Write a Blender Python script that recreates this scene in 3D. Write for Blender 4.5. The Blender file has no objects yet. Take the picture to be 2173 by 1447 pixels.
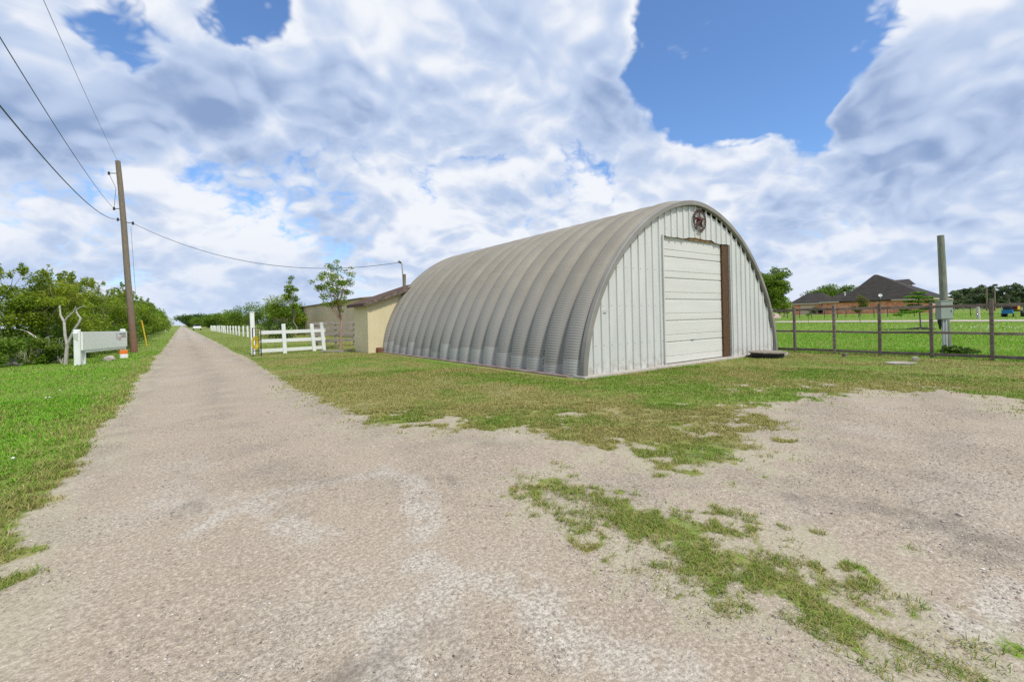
import bpy, bmesh, math, random
import numpy as np
from mathutils import Vector, Matrix

# ------------------------------------------------------------------ camera, sky, sun, exposure
SC = bpy.context.scene
COL = SC.collection
HEAD, ROLL, CAM_Z, FPX = math.atan((1086.5 - 385) / 960.), math.radians(1.3), 1.5, 960.
CX, CY = 1086.5, 674.08
fw = Vector((math.sin(HEAD), math.cos(HEAD), 0)); rt = Vector((math.cos(HEAD), -math.sin(HEAD), 0)); up = Vector((0, 0, 1))
Rc = rt * math.cos(ROLL) - up * math.sin(ROLL); Uc = rt * math.sin(ROLL) + up * math.cos(ROLL)
cd = bpy.data.cameras.new('camera'); cam = bpy.data.objects.new('camera', cd); COL.objects.link(cam)
m = Matrix((Rc, Uc, -fw)).transposed().to_4x4(); m.translation = (0, 0, CAM_Z); cam.matrix_world = m
cd.sensor_width = 36; cd.lens = 36 * FPX / 2173; cd.shift_y = -(723.5 - CY) / 2173
cd.clip_start = 0.05; cd.clip_end = 6000
SC.camera = cam
vs = SC.view_settings; vs.view_transform = 'Standard'; vs.look = 'None'; vs.gamma = 1; vs.use_curve_mapping = False; vs.exposure = 0.0
SC.cycles.max_bounces = 6; SC.cycles.transparent_max_bounces = 6
SC.cycles.use_denoising = False

SUN_DIR = Vector((0.04, -0.56, 0.83)).normalized()
sl = bpy.data.lights.new('sun', 'SUN'); sl.energy = 3.3; sl.angle = math.radians(7); sl.color = (1, .955, .88)
so = bpy.data.objects.new('sun', sl); COL.objects.link(so); so.rotation_euler = SUN_DIR.to_track_quat('Z', 'Y').to_euler()

def ray(px, py): return fw + Rc * ((px - CX) / FPX) + Uc * ((CY - py) / FPX)
def gp(px, py, h=0.0):
    d = ray(px, py); return Vector((0, 0, CAM_Z)) + d * ((h - CAM_Z) / d.z)
def at(px, py, dep): return Vector((0, 0, CAM_Z)) + ray(px, py) * dep

W = bpy.data.worlds.new('World'); SC.world = W; W.use_nodes = True
def build_sky():
    nt = W.node_tree; N = nt.nodes; L = nt.links; N.clear()
    def n(t, **k):
        o = N.new(t)
        for a, b in k.items(): setattr(o, a, b)
        return o
    def math_(op, a, b=None, c=None, clamp=False):
        o = n('ShaderNodeMath', operation=op, use_clamp=clamp)
        for i, v in enumerate((a, b, c)):
            if v is None: continue
            if isinstance(v, (int, float)): o.inputs[i].default_value = v
            else: L.new(v, o.inputs[i])
        return o.outputs[0]
    def vmath(op, a, b=None, s=None):
        o = n('ShaderNodeVectorMath', operation=op)
        for i, v in enumerate((a, b)):
            if v is None: continue
            if isinstance(v, (tuple, list, Vector)): o.inputs[i].default_value = tuple(v)
            else: L.new(v, o.inputs[i])
        if s is not None:
            if isinstance(s, (int, float)): o.inputs['Scale'].default_value = s
            else: L.new(s, o.inputs['Scale'])
        return o
    def mapr(v, a, b, c=0., d=1., sm=True):
        o = n('ShaderNodeMapRange', interpolation_type='SMOOTHSTEP' if sm else 'LINEAR')
        L.new(v, o.inputs[0])
        for i, x in enumerate((a, b, c, d)): o.inputs[1 + i].default_value = x
        return o.outputs[0]
    def noise(vec, scale, detail, rough, dist=0., lac=2.0):
        o = n('ShaderNodeTexNoise'); L.new(vec, o.inputs['Vector'])
        o.inputs['Scale'].default_value = scale; o.inputs['Detail'].default_value = detail
        o.inputs['Roughness'].default_value = rough; o.inputs['Distortion'].default_value = dist; o.inputs['Lacunarity'].default_value = lac
        return o.outputs[0]
    def mix(f, a, b):
        o = n('ShaderNodeMix', data_type='RGBA')
        if isinstance(f, (int, float)): o.inputs[0].default_value = f
        else: L.new(f, o.inputs[0])
        for i, v in ((6, a), (7, b)):
            if isinstance(v, tuple): o.inputs[i].default_value = (*v, 1)
            else: L.new(v, o.inputs[i])
        return o.outputs[2]
    tc = n('ShaderNodeTexCoord'); d = vmath('NORMALIZE', tc.outputs['Generated']).outputs[0]
    sep = n('ShaderNodeSeparateXYZ'); L.new(d, sep.inputs[0])
    zc = math_('MAXIMUM', sep.outputs[2], 0.0)
    # --- cloud field, laid on a low dome so that it flattens toward the horizon
    den = math_('ADD', zc, 0.50)
    comb = n('ShaderNodeCombineXYZ'); L.new(math_('DIVIDE', sep.outputs[0], den), comb.inputs[0]); L.new(math_('DIVIDE', sep.outputs[1], den), comb.inputs[1])
    L.new(math_('MULTIPLY', zc, .4), comb.inputs[2])
    P0 = comb.outputs[0]
    wob = n('ShaderNodeTexNoise'); L.new(P0, wob.inputs['Vector']); wob.inputs['Scale'].default_value = 3.0; wob.inputs['Detail'].default_value = 4
    dw = vmath('NORMALIZE', vmath('ADD', d, vmath('SCALE', vmath('SUBTRACT', wob.outputs['Color'], (.5, .5, .5)).outputs[0], s=.30).outputs[0]).outputs[0]).outputs[0]
    P = vmath('ADD', P0, vmath('SCALE', vmath('SUBTRACT', wob.outputs['Color'], (.5, .5, .5)).outputs[0], s=.13).outputs[0]).outputs[0]
    def billow(vec, sc):
        return math_('ABSOLUTE', math_('SUBTRACT', noise(vec, sc, 0, .5), .5))
    def dens(vec, octs, det):
        r = noise(vec, 1.7, det, .5)
        for sc, a in octs: r = math_('ADD', r, math_('MULTIPLY', billow(vec, sc), a))
        return r
    OCT = ((3.6, .44), (7.6, .42), (16., .32), (34., .20), (70., .12))
    D = dens(P, OCT, 3)
    Pu = vmath('MULTIPLY', P, (.955, .955, 1)).outputs[0]
    Ds = dens(Pu, OCT[:3], 3)
    D3 = dens(P, OCT[:3], 3)
    holes = [((1690, 10), .14, .34), ((1560, 30), .12, .26), ((1810, 20), .10, .24), ((1455, 130), .075, .26), ((1570, 120), .07, .16), ((1740, 235), .035, .16), ((1340, 130), .04, .10), ((2110, 110), .11, -.34), ((2000, 230), .07, -.2), ((1870, 50), .08, .16), ((1200, 100), .1, -.2), ((330, 90), .10, -.30), ((60, 120), .10, -.2), ((700, 120), .10, -.2), ((2160, 110), .12, -.25), ((1480, 320), .1, -.15),
             ((2095, 290), .060, .34), ((2185, 265), .065, .34), ((2020, 430), .10, -.2), ((2140, 440), .10, -.2), ((515, 20), .060, .36), ((440, -40), .06, .26), ((140, 0), .055, .34), ((230, -20), .05, .26)]
    hs = None
    for (px, py), r, k in holes:
        c = ray(px, py).normalized()
        dp = vmath('DOT_PRODUCT', dw, c).outputs['Value']
        g = mapr(dp, math.cos(r * 2.0), 1.0, 0, k * 1.15)
        hs = g if hs is None else math_('ADD', hs, g)
    hs = math_('MINIMUM', hs, .36)
    Dc = math_('SUBTRACT', D, hs)
    cover = mapr(Dc, .42, .60)
    thin = mapr(Dc, .48, .84)
    lit = mapr(math_('SUBTRACT', D3, Ds), -.15, .17)
    big = noise(P0, 1.9, 2, .5)
    fine = noise(P, 8., 4, .6)
    sh = math_('ADD', math_('MULTIPLY', lit, .55), math_('MULTIPLY', math_('SUBTRACT', 1.0, thin), .30))
    sh = math_('ADD', sh, math_('MULTIPLY', math_('SUBTRACT', big, .5), 2.3))
    sh = math_('ADD', sh, math_('ADD', math_('MULTIPLY', math_('SUBTRACT', fine, .5), .65), .12))
    S = 10.
    dark = (.265 * S, .375 * S, .61 * S); mid = (.53 * S, .64 * S, .85 * S); white = (.89 * S, .92 * S, .98 * S)
    ccol = mix(mapr(sh, -.22, .40), dark, mid); ccol = mix(mapr(sh, .28, .86), ccol, white)
    sky = n('ShaderNodeTexSky', sky_type='NISHITA'); sky.sun_disc = False
    sky.sun_elevation = math.asin(SUN_DIR.z); sky.sun_rotation = math.atan2(SUN_DIR.x, SUN_DIR.y); sky.ozone_density = 2.0; sky.dust_density = .6
    blue = vmath('MULTIPLY', sky.outputs[0], (1.25, 1.58, 1.95)).outputs[0]
    col = mix(cover, blue, ccol)
    haze = mapr(sep.outputs[2], -.02, .20, .55, .0)
    col = mix(haze, col, (.60 * S, .72 * S, .93 * S))
    bg = n('ShaderNodeBackground'); bg.inputs[1].default_value = .1; L.new(col, bg.inputs[0])
    out = n('ShaderNodeOutputWorld'); L.new(bg.outputs[0], out.inputs[0])
build_sky()
W.cycles.sampling_method = 'MANUAL'; W.cycles.sample_map_resolution = 512

# ------------------------------------------------------------------ numpy noise
def _h(i, j, s):
    n = (i.astype(np.int64) * 374761393 + j.astype(np.int64) * 668265263 + s * 974711) & 0x7fffffff
    n = ((n ^ (n >> 13)) * 1274126177) & 0x7fffffff
    return ((n ^ (n >> 16)) & 0xffff) / 65535.
def vnoise(x, y, s=0):
    i = np.floor(x); j = np.floor(y); u = x - i; v = y - j; u = u * u * (3 - 2 * u); v = v * v * (3 - 2 * v)
    a = _h(i, j, s); b = _h(i + 1, j, s); c = _h(i, j + 1, s); d = _h(i + 1, j + 1, s)
    return (a + (b - a) * u) * (1 - v) + (c + (d - c) * u) * v
def fbm(x, y, sc, s=0, o=4):
    r = 0; a = .5; t = 0
    for k in range(o):
        r = r + a * vnoise(x * sc + 17.3 * k, y * sc - 9.1 * k, s + k); t += a; a *= .55; sc *= 2.03
    return r / t
def sstep(a, b, x): t = np.clip((x - a) / (b - a), 0, 1); return t * t * (3 - 2 * t)
def sdist(x, y, poly):
    P = np.array(poly, float); Q = np.roll(P, -1, 0); best = np.full(x.shape, 1e18); ins = np.zeros(x.shape, bool)
    for (ax, ay), (bx, by) in zip(P, Q):
        dx, dy = bx - ax, by - ay; t = np.clip(((x - ax) * dx + (y - ay) * dy) / (dx * dx + dy * dy + 1e-12), 0, 1)
        best = np.minimum(best, (x - ax - t * dx) ** 2 + (y - ay - t * dy) ** 2)
        c = (ay > y) != (by > y)
        ins ^= c & (x < (bx - ax) * (y - ay) / (by - ay + 1e-12) + ax)
    return np.where(ins, 1, -1) * np.sqrt(best)
g2 = lambda *pts: [tuple(gp(*p)[:2]) for p in pts]
LAWN = [(2.6, 3000), (2.3, 60), (2.2, 23)] + g2((610, 820), (700, 857), (770, 892), (860, 914), (950, 908), (1040, 918), (1140, 912), (1215, 905), (1225, 935), (1300, 958), (1440, 987), (1560, 987), (1625, 955), (1600, 930), (1655, 902), (1610, 872), (1700, 852), (1780, 836), (1830, 826), (1900, 838), (2000, 832), (2100, 842), (2173, 852), (2173, 880), (2280, 885)) + [(14, -1.5), (17.4, -4), (17.4, -60), (3000, -60), (3000, 3000)]
STRIP = g2((1105, 1022), (1150, 1012), (1230, 1046), (1300, 1062), (1420, 1086), (1520, 1092), (1600, 1108), (1640, 1158), (1700, 1186), (1790, 1226), (1840, 1252), (1890, 1292), (1940, 1322), (2010, 1352), (2070, 1392), (2120, 1447), (2150, 1520), (2000, 1520), (1930, 1440), (1840, 1412), (1800, 1380), (1750, 1380), (1700, 1330), (1660, 1290), (1600, 1270), (1510, 1275), (1480, 1248), (1440, 1215), (1390, 1195), (1310, 1160), (1280, 1130), (1180, 1092), (1130, 1060))
CLUMPS = [(1630, 1336, .05), (2150, 1370, .10), (2140, 1345, .06), (30, 1180, .16), (20, 1230, .12), (1240, 925, .12), (1290, 950, .16), (1600, 1045, .04), (1925, 1160, .05), (1850, 1205, .04), (1100, 1000, .05), (1470, 1000, .1), (1560, 1030, .06), (1740, 1130, .04), (1690, 1330, .07), (2060, 1440, .12), (1180, 985, .05), (1400, 1010, .07), (1660, 935, .14), (1700, 965, .06), (1620, 1010, .05), (1380, 940, .15), (1450, 1050, .05)]
CL = [(*tuple(gp(a, b)[:2]), r) for a, b, r in CLUMPS]
def cover_at(x, y):
    n1 = fbm(x, y, .9, 3) - .5; n2 = fbm(x, y, 4.5, 11) - .5; n3 = fbm(x, y, 14, 21, 3) - .5
    s = sdist(x, y, LAWN); edge = np.clip(1.4 - np.abs(y - 4) * .12, .25, 1)
    a = sstep(-.12, .26, s + (n1 * .75 + n2 * .75) * edge + n3 * .3)
    # ragged, thin band where the yard lawn gives out over gravel
    band = (y < 7.2) & (x > 2) & (x < 12)
    a = a * np.where(band, sstep(-.28, .16, s * .22 + n2 * 1.5 + n1 * .7 + .04), 1)
    bare = sstep(.58, .74, fbm(x, y, .75, 31) + n2 * .25); a = a * np.where((x > 1.5) & (x < 18) & (y < 30), 1 - .33 * bare, 1)
    b = sstep(-.10, .20, (-.93 - x) + n1 * .35 + n2 * .22 + n3 * .12)
    st = sdist(x, y, STRIP); c = sstep(-.08, .16, st * .65 + .07 + n2 * .46 + n3 * .50 + n1 * .10) * (.55 + .45 * sstep(.38, .56, fbm(x, y, 3.2, 34) + n3 * .3))
    out = sstep(.50, .62, fbm(x, y, 5.5, 36) + n3 * .25)
    c = np.maximum(c, .30 * sstep(-.32, .0, st) * out); a = np.maximum(a, .28 * sstep(-.75, .0, s) * out * (y < 12))
    r = np.maximum(np.maximum(a, b), c)
    for cx, cy, rr in CL:
        q = rr - np.hypot(x - cx, y - cy); r = np.maximum(r, sstep(-.04, .08, q + n2 * .25 * min(1, rr * 8) + n3 * .12) * .9)
    return r
def terrain(x, y):
    z = .0105 * np.clip(x - 24, 0, 36) + .003 * np.clip(x - 60, 0, 500)
    return z
def tz(x, y): return float(terrain(np.array(float(x)), np.array(float(y))))

# ------------------------------------------------------------------ mesh helpers
def link(name, me, mat=None, parent=None):
    o = bpy.data.objects.new(name, me); COL.objects.link(o)
    if mat is not None and me is not None and len(me.materials) == 0: me.materials.append(mat)
    if parent is not None: o.parent = parent
    return o
def org(parent):
    v = Vector((0, 0, 0)); p = parent
    while p is not None: v = v + p.location; p = p.parent
    return v
class MB:
    def __init__(s): s.v = []; s.f = []; s.sm = []
    def add(s, vs, fs, smooth=False):
        b = len(s.v); s.v += [tuple(q) for q in vs]; s.f += [tuple(b + i for i in f) for f in fs]; s.sm += [smooth] * len(fs); return s
    def box(s, c, d, rz=0., M=None, ch=0.):
        x, y, z = d[0] / 2, d[1] / 2, d[2] / 2
        R = M if M is not None else Matrix.Rotation(rz, 3, 'Z'); c = Vector(c)
        if ch <= 0:
            P = [(-x, -y, -z), (x, -y, -z), (x, y, -z), (-x, y, -z), (-x, -y, z), (x, -y, z), (x, y, z), (-x, y, z)]
            F = [(0, 3, 2, 1), (4, 5, 6, 7), (0, 1, 5, 4), (1, 2, 6, 5), (2, 3, 7, 6), (3, 0, 4, 7)]
            return s.add([c + R @ Vector(p) for p in P], F)
        bm = bmesh.new(); bmesh.ops.create_cube(bm, size=1)
        for v in bm.verts: v.co = Vector((v.co.x * d[0], v.co.y * d[1], v.co.z * d[2]))
        bmesh.ops.bevel(bm, geom=bm.edges[:], offset=ch, segments=1, affect='EDGES')
        bm.verts.index_update()
        s.add([c + R @ v.co for v in bm.verts], [[v.index for v in f.verts] for f in bm.faces]); bm.free(); return s
    def beam(s, a, b, w, h, ch=0., upv=(0, 0, 1)):
        a = Vector(a); b = Vector(b); X = (b - a); Ln = X.length; X = X / Ln; Z = Vector(upv); Y = Z.cross(X)
        if Y.length < 1e-4: Z = Vector((1, 0, 0)); Y = Z.cross(X)
        Y.normalize(); Z = X.cross(Y)
        return s.box((a + b) / 2, (Ln, w, h), M=Matrix((X, Y, Z)).transposed(), ch=ch)
    def tube(s, pts, rad, n=8, caps=True, smooth=True):
        pts = [Vector(p) for p in pts]; R = rad if isinstance(rad, (list, tuple)) else [rad] * len(pts); V = []; F = []
        prev = None
        for i, p in enumerate(pts):
            t = (pts[min(i + 1, len(pts) - 1)] - pts[max(i - 1, 0)]).normalized()
            a = Vector((1, 0, 0)) if prev is None else prev
            a = a - t * a.dot(t)
            if a.length < 1e-3: a = Vector((0, 1, 0)) - t * t.y
            a.normalize(); b = t.cross(a); prev = a
            V += [p + (a * math.cos(k * 2 * math.pi / n) + b * math.sin(k * 2 * math.pi / n)) * R[i] for k in range(n)]
        for i in range(len(pts) - 1):
            for k in range(n): F.append((i * n + k, i * n + (k + 1) % n, (i + 1) * n + (k + 1) % n, (i + 1) * n + k))
        s.add(V, F, smooth)
        if caps:
            s.add(V[:n], [tuple(range(n))[::-1]]); s.add(V[-n:], [tuple(range(n))])
        return s
    def prism(s, poly, a, b, axis='y'):
        n = len(poly)
        mk = {'y': lambda p, t: (p[0], t, p[1]), 'x': lambda p, t: (t, p[0], p[1]), 'z': lambda p, t: (p[0], p[1], t)}[axis]
        V = [mk(p, a) for p in poly] + [mk(p, b) for p in poly]
        F = [tuple(range(n)), tuple(range(2 * n - 1, n - 1, -1))] + [(i, n + i, n + (i + 1) % n, (i + 1) % n) for i in range(n)]
        return s.add(V, F)
    def lathe(s, prof, c, n=20, axis='z', smooth=True):
        V = []; F = []; c = Vector(c)
        for r, h in prof:
            for k in range(n):
                a = 2 * math.pi * k / n; q = (r * math.cos(a), r * math.sin(a))
                V.append(c + Vector({'z': (q[0], q[1], h), 'y': (q[0], h, q[1]), 'x': (h, q[0], q[1])}[axis]))
        for i in range(len(prof) - 1):
            for k in range(n): F.append((i * n + k, i * n + (k + 1) % n, (i + 1) * n + (k + 1) % n, (i + 1) * n + k))
        return s.add(V, F, smooth)
    def build(s, name, mat, parent=None, local=False):
        me = bpy.data.meshes.new(name); o3 = Vector((0, 0, 0)) if (local or parent is None) else org(parent)
        me.from_pydata([Vector(v) - o3 for v in s.v], [], s.f); me.update()
        me.polygons.foreach_set('use_smooth', s.sm)
        bm = bmesh.new(); bm.from_mesh(me); bmesh.ops.recalc_face_normals(bm, faces=bm.faces); bm.to_mesh(me); bm.free()
        return link(name, me, mat, parent)
def np_mesh(name, V, F, cols=None, attrs=None, smooth=False):
    me = bpy.data.meshes.new(name); V = np.asarray(V, np.float32); F = np.asarray(F, np.int32); k = F.shape[1]
    me.vertices.add(len(V)); me.vertices.foreach_set('co', V.ravel())
    me.loops.add(F.size); me.loops.foreach_set('vertex_index', F.ravel())
    me.polygons.add(len(F)); me.polygons.foreach_set('loop_start', np.arange(0, F.size, k, dtype=np.int32))
    if smooth: me.polygons.foreach_set('use_smooth', np.ones(len(F), bool))
    if cols is not None:
        a = me.color_attributes.new('Col', 'FLOAT_COLOR', 'POINT'); c = np.ones((len(V), 4), np.float32); c[:, :3] = cols; a.data.foreach_set('color', c.ravel())
    for nme, arr in (attrs or {}).items():
        a = me.attributes.new(nme, 'FLOAT', 'POINT'); a.data.foreach_set('value', np.asarray(arr, np.float32))
    me.update(); me.validate(); return me
def thing(name, label, cat, loc=(0, 0, 0), group=None):
    o = bpy.data.objects.new(name, None); COL.objects.link(o); o.location = Vector(loc); o.empty_display_size = .1
    o['label'] = label; o['category'] = cat
    if group: o['group'] = group
    return o
def tag(o, label, cat, group=None):
    o['label'] = label; o['category'] = cat
    if group: o['group'] = group
    return o

# ------------------------------------------------------------------ materials
def mat(name, c1, c2=None, scale=4., rough=.7, bump=0., metallic=0., stretch=(1, 1, 1), c3=None, spec=.4, detail=6, rand=0., bscale=None, trans=0.):
    M = bpy.data.materials.new(name); M.use_nodes = True; nt = M.node_tree; N = nt.nodes; L = nt.links; b = N['Principled BSDF']
    b.inputs['Roughness'].default_value = rough; b.inputs['Metallic'].default_value = metallic; b.inputs['Specular IOR Level'].default_value = spec
    b.inputs['Base Color'].default_value = (*c1, 1)
    if c2 is None and not bump: return M
    tc = N.new('ShaderNodeTexCoord'); mp = N.new('ShaderNodeMapping'); mp.inputs['Scale'].default_value = stretch
    geo = N.new('ShaderNodeNewGeometry'); L.new(geo.outputs['Position'], mp.inputs[0])
    nz = N.new('ShaderNodeTexNoise'); nz.inputs['Scale'].default_value = scale; nz.inputs['Detail'].default_value = detail; nz.inputs['Roughness'].default_value = .6
    L.new(mp.outputs[0], nz.inputs['Vector'])
    if c2 is not None:
        r = N.new('ShaderNodeValToRGB'); L.new(nz.outputs[0], r.inputs[0]); e = r.color_ramp.elements
        e[0].position = .3; e[0].color = (*c1, 1); e[1].position = .7; e[1].color = (*c2, 1)
        if c3 is not None: x = e.new(.5); x.color = (*c3, 1)
        col = r.outputs[0]
        if rand:
            oi = N.new('ShaderNodeObjectInfo'); hv = N.new('ShaderNodeHueSaturation'); mr = N.new('ShaderNodeMapRange'); L.new(oi.outputs['Random'], mr.inputs[0])
            mr.inputs[3].default_value = 1 - rand; mr.inputs[4].default_value = 1 + rand; L.new(mr.outputs[0], hv.inputs['Value']); L.new(col, hv.inputs['Color']); col = hv.outputs[0]
        L.new(col, b.inputs['Base Color'])
    if bump:
        n2 = nz
        if bscale: 
            n2 = N.new('ShaderNodeTexNoise'); n2.inputs['Scale'].default_value = bscale; n2.inputs['Detail'].default_value = 4; L.new(mp.outputs[0], n2.inputs['Vector'])
        bp = N.new('ShaderNodeBump'); bp.inputs['Strength'].default_value = bump; bp.inputs['Distance'].default_value = .02; L.new(n2.outputs[0], bp.inputs['Height']); L.new(bp.outputs[0], b.inputs['Normal'])
    return M
def leaf_mat(name, tr=.42, rough=.5):
    M = bpy.data.materials.new(name); M.use_nodes = True; nt = M.node_tree; N = nt.nodes; L = nt.links; b = N['Principled BSDF']
    a = N.new('ShaderNodeAttribute'); a.attribute_name = 'Col'; L.new(a.outputs['Color'], b.inputs['Base Color'])
    b.inputs['Roughness'].default_value = rough; b.inputs['Specular IOR Level'].default_value = .25
    t = N.new('ShaderNodeBsdfTranslucent'); L.new(a.outputs['Color'], t.inputs[0]); mx = N.new('ShaderNodeMixShader'); mx.inputs[0].default_value = tr
    L.new(b.outputs[0], mx.inputs[1]); L.new(t.outputs[0], mx.inputs[2]); L.new(mx.outputs[0], N['Material Output'].inputs[0]); return M
M_leaf = leaf_mat('leaf_surface'); M_grass = leaf_mat('grass_surface', .3, .6)
M_bark = mat('bark', (.16, .13, .10), (.28, .24, .20), 9, .9, .6)
M_bare = mat('bleached_branch', (.36, .33, .30), (.52, .49, .45), 8, .85, .3)
M_white = mat('white_paint', (.70, .72, .70), (.80, .81, .79), 3, .5, .12, detail=8)
M_wood = mat('weathered_wood', (.12, .09, .075), (.28, .225, .20), 6, .9, .5, stretch=(3, 1, 3), rand=.22, c3=(.19, .148, .125))
M_pole = mat('utility_pole_wood', (.15, .12, .09), (.26, .215, .165), 7, .9, .5, stretch=(4, 4, .5))
def _redfoot(M):
    # creosote-stained lower shaft
    N = M.node_tree.nodes; L = M.node_tree.links; b = N['Principled BSDF']; src = b.inputs['Base Color'].links[0].from_socket
    g = N.new('ShaderNodeNewGeometry'); sp = N.new('ShaderNodeSeparateXYZ'); L.new(g.outputs['Position'], sp.inputs[0]); r = N.new('ShaderNodeMapRange'); L.new(sp.outputs[2], r.inputs[0])
    r.inputs[1].default_value = .1; r.inputs[2].default_value = 3.4; r.inputs[3].default_value = .85; r.inputs[4].default_value = 0
    m = N.new('ShaderNodeMix'); m.data_type = 'RGBA'; m.blend_type = 'MULTIPLY'; L.new(r.outputs[0], m.inputs[0]); L.new(src, m.inputs[6]); m.inputs[7].default_value = (1., .55, .45, 1); L.new(m.outputs[2], b.inputs['Base Color'])
_redfoot(M_pole)
M_polegreen = mat('treated_pole_wood', (.14, .16, .115), (.27, .275, .22), 9, .9, .6, stretch=(3, 3, .35), c3=(.20, .21, .16))
M_brown = mat('brown_jamb_wood', (.028, .014, .006), (.17, .09, .04), 11, .8, .6, stretch=(5, 5, .35))
M_black = mat('black_metal', (.015, .015, .017), (.03, .03, .032), 5, .5)
M_dark = mat('dark_interior', (.012, .012, .012), rough=.9)
M_concrete = mat('concrete', (.34, .31, .27), (.50, .46, .40), 5, .9, .3)
M_redbase = mat('stained_concrete_base', (.19, .135, .115), (.36, .28, .245), 2.2, .9, .4)
M_tan = mat('tan_metal_siding', (.62, .53, .32), (.70, .615, .39), 1.2, .6, .05)
M_tan2 = mat('tan_steel_wall', (.58, .46, .31), (.66, .54, .38), .6, .6)
M_rust = mat('rusty_brown_roof', (.05, .03, .022), (.13, .08, .06), 2.4, .8, .3, stretch=(1, 4, 1))
M_box = mat('grey_green_enclosure', (.26, .30, .265), (.30, .34, .30), 2, .5)
M_galv = mat('galvanised_conduit', (.42, .44, .45), (.55, .57, .58), 4, .45, metallic=.4)
M_wire = mat('cable_grey', (.09, .10, .12), rough=.6)

def mat_roofmetal():
    M = bpy.data.materials.new('galvanised_arch_steel'); M.use_nodes = True; nt = M.node_tree; N = nt.nodes; L = nt.links; b = N['Principled BSDF']
    geo = N.new('ShaderNodeNewGeometry'); sp = N.new('ShaderNodeSeparateXYZ'); L.new(geo.outputs['Position'], sp.inputs[0])
    oi = N.new('ShaderNodeObjectInfo')
    n1 = N.new('ShaderNodeTexNoise'); n1.inputs['Scale'].default_value = 1.1; n1.inputs['Detail'].default_value = 8; n1.inputs['Roughness'].default_value = .65
    L.new(geo.outputs['Position'], n1.inputs['Vector'])
    r = N.new('ShaderNodeValToRGB'); L.new(n1.outputs[0], r.inputs[0]); e = r.color_ramp.elements
    e[0].position = .3; e[0].color = (.245, .221, .178, 1); e[1].position = .72; e[1].color = (.315, .286, .232, 1)
    # steel colour grades from greyer low down to browner higher up
    mr = N.new('ShaderNodeMapRange'); mr.interpolation_type = 'SMOOTHSTEP'; L.new(sp.outputs[2], mr.inputs[0]); mr.inputs[1].default_value = .7; mr.inputs[2].default_value = 3.2
    mr.inputs[3].default_value = 1; mr.inputs[4].default_value = 0
    mx = N.new('ShaderNodeMix'); mx.data_type = 'RGBA'; L.new(mr.outputs[0], mx.inputs[0]); L.new(r.outputs[0], mx.inputs[6]); mx.inputs[7].default_value = (.30, .288, .264, 1)
    # lighter, bright-zinc base sheet whose height differs from sheet to sheet
    ad = N.new('ShaderNodeMath'); ad.operation = 'MULTIPLY_ADD'; L.new(oi.outputs['Random'], ad.inputs[0]); ad.inputs[1].default_value = .42; ad.inputs[2].default_value = .22
    n3 = N.new('ShaderNodeTexNoise'); n3.inputs['Scale'].default_value = 9; L.new(geo.outputs['Position'], n3.inputs['Vector'])
    a2 = N.new('ShaderNodeMath'); a2.operation = 'MULTIPLY_ADD'; L.new(n3.outputs[0], a2.inputs[0]); a2.inputs[1].default_value = .05; L.new(ad.outputs[0], a2.inputs[2])
    lt = N.new('ShaderNodeMath'); lt.operation = 'LESS_THAN'; L.new(sp.outputs[2], lt.inputs[0]); L.new(a2.outputs[0], lt.inputs[1])
    ls = N.new('ShaderNodeMath'); ls.operation = 'MULTIPLY'; L.new(lt.outputs[0], ls.inputs[0]); ls.inputs[1].default_value = .6
    m2 = N.new('ShaderNodeMix'); m2.data_type = 'RGBA'; L.new(ls.outputs[0], m2.inputs[0]); L.new(mx.outputs[2], m2.inputs[6]); m2.inputs[7].default_value = (.46, .455, .435, 1)
    # run-off streaks down each sheet and a paler lap seam part way up
    mp = N.new('ShaderNodeMapping'); mp.inputs['Scale'].default_value = (.5, 9, .5); L.new(geo.outputs['Position'], mp.inputs[0]); n4 = N.new('ShaderNodeTexNoise'); n4.inputs['Scale'].default_value = 1.3; n4.inputs['Detail'].default_value = 6; L.new(mp.outputs[0], n4.inputs['Vector'])
    r4 = N.new('ShaderNodeMapRange'); L.new(n4.outputs[0], r4.inputs[0]); r4.inputs[1].default_value = .3; r4.inputs[2].default_value = .7; r4.inputs[3].default_value = .92; r4.inputs[4].default_value = 1.0
    sm = N.new('ShaderNodeVectorMath'); sm.operation = 'SCALE'; L.new(m2.outputs[2], sm.inputs[0]); L.new(r4.outputs[0], sm.inputs['Scale'])
    la = N.new('ShaderNodeMath'); la.operation = 'MULTIPLY_ADD'; L.new(oi.outputs['Random'], la.inputs[0]); la.inputs[1].default_value = .75; la.inputs[2].default_value = 2.55
    lb = N.new('ShaderNodeMath'); lb.operation = 'COMPARE'; L.new(sp.outputs[2], lb.inputs[0]); L.new(la.outputs[0], lb.inputs[1]); lb.inputs[2].default_value = .03
    lc = N.new('ShaderNodeMath'); lc.operation = 'MULTIPLY'; L.new(lb.outputs[0], lc.inputs[0]); lc.inputs[1].default_value = .06
    m2 = N.new('ShaderNodeMix'); m2.data_type = 'RGBA'; L.new(lc.outputs[0], m2.inputs[0]); L.new(sm.outputs[0], m2.inputs[6]); m2.inputs[7].default_value = (.5, .45, .37, 1)
    hv = N.new('ShaderNodeHueSaturation'); q = N.new('ShaderNodeMapRange'); L.new(oi.outputs['Random'], q.inputs[0]); q.inputs[3].default_value = .92; q.inputs[4].default_value = 1.08
    L.new(q.outputs[0], hv.inputs['Value']); L.new(m2.outputs[2], hv.inputs['Color'])
    L.new(hv.outputs[0], b.inputs['Base Color']); b.inputs['Roughness'].default_value = .62; b.inputs['Metallic'].default_value = .05; b.inputs['Specular IOR Level'].default_value = .3
    return M
M_arch = mat_roofmetal()
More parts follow.
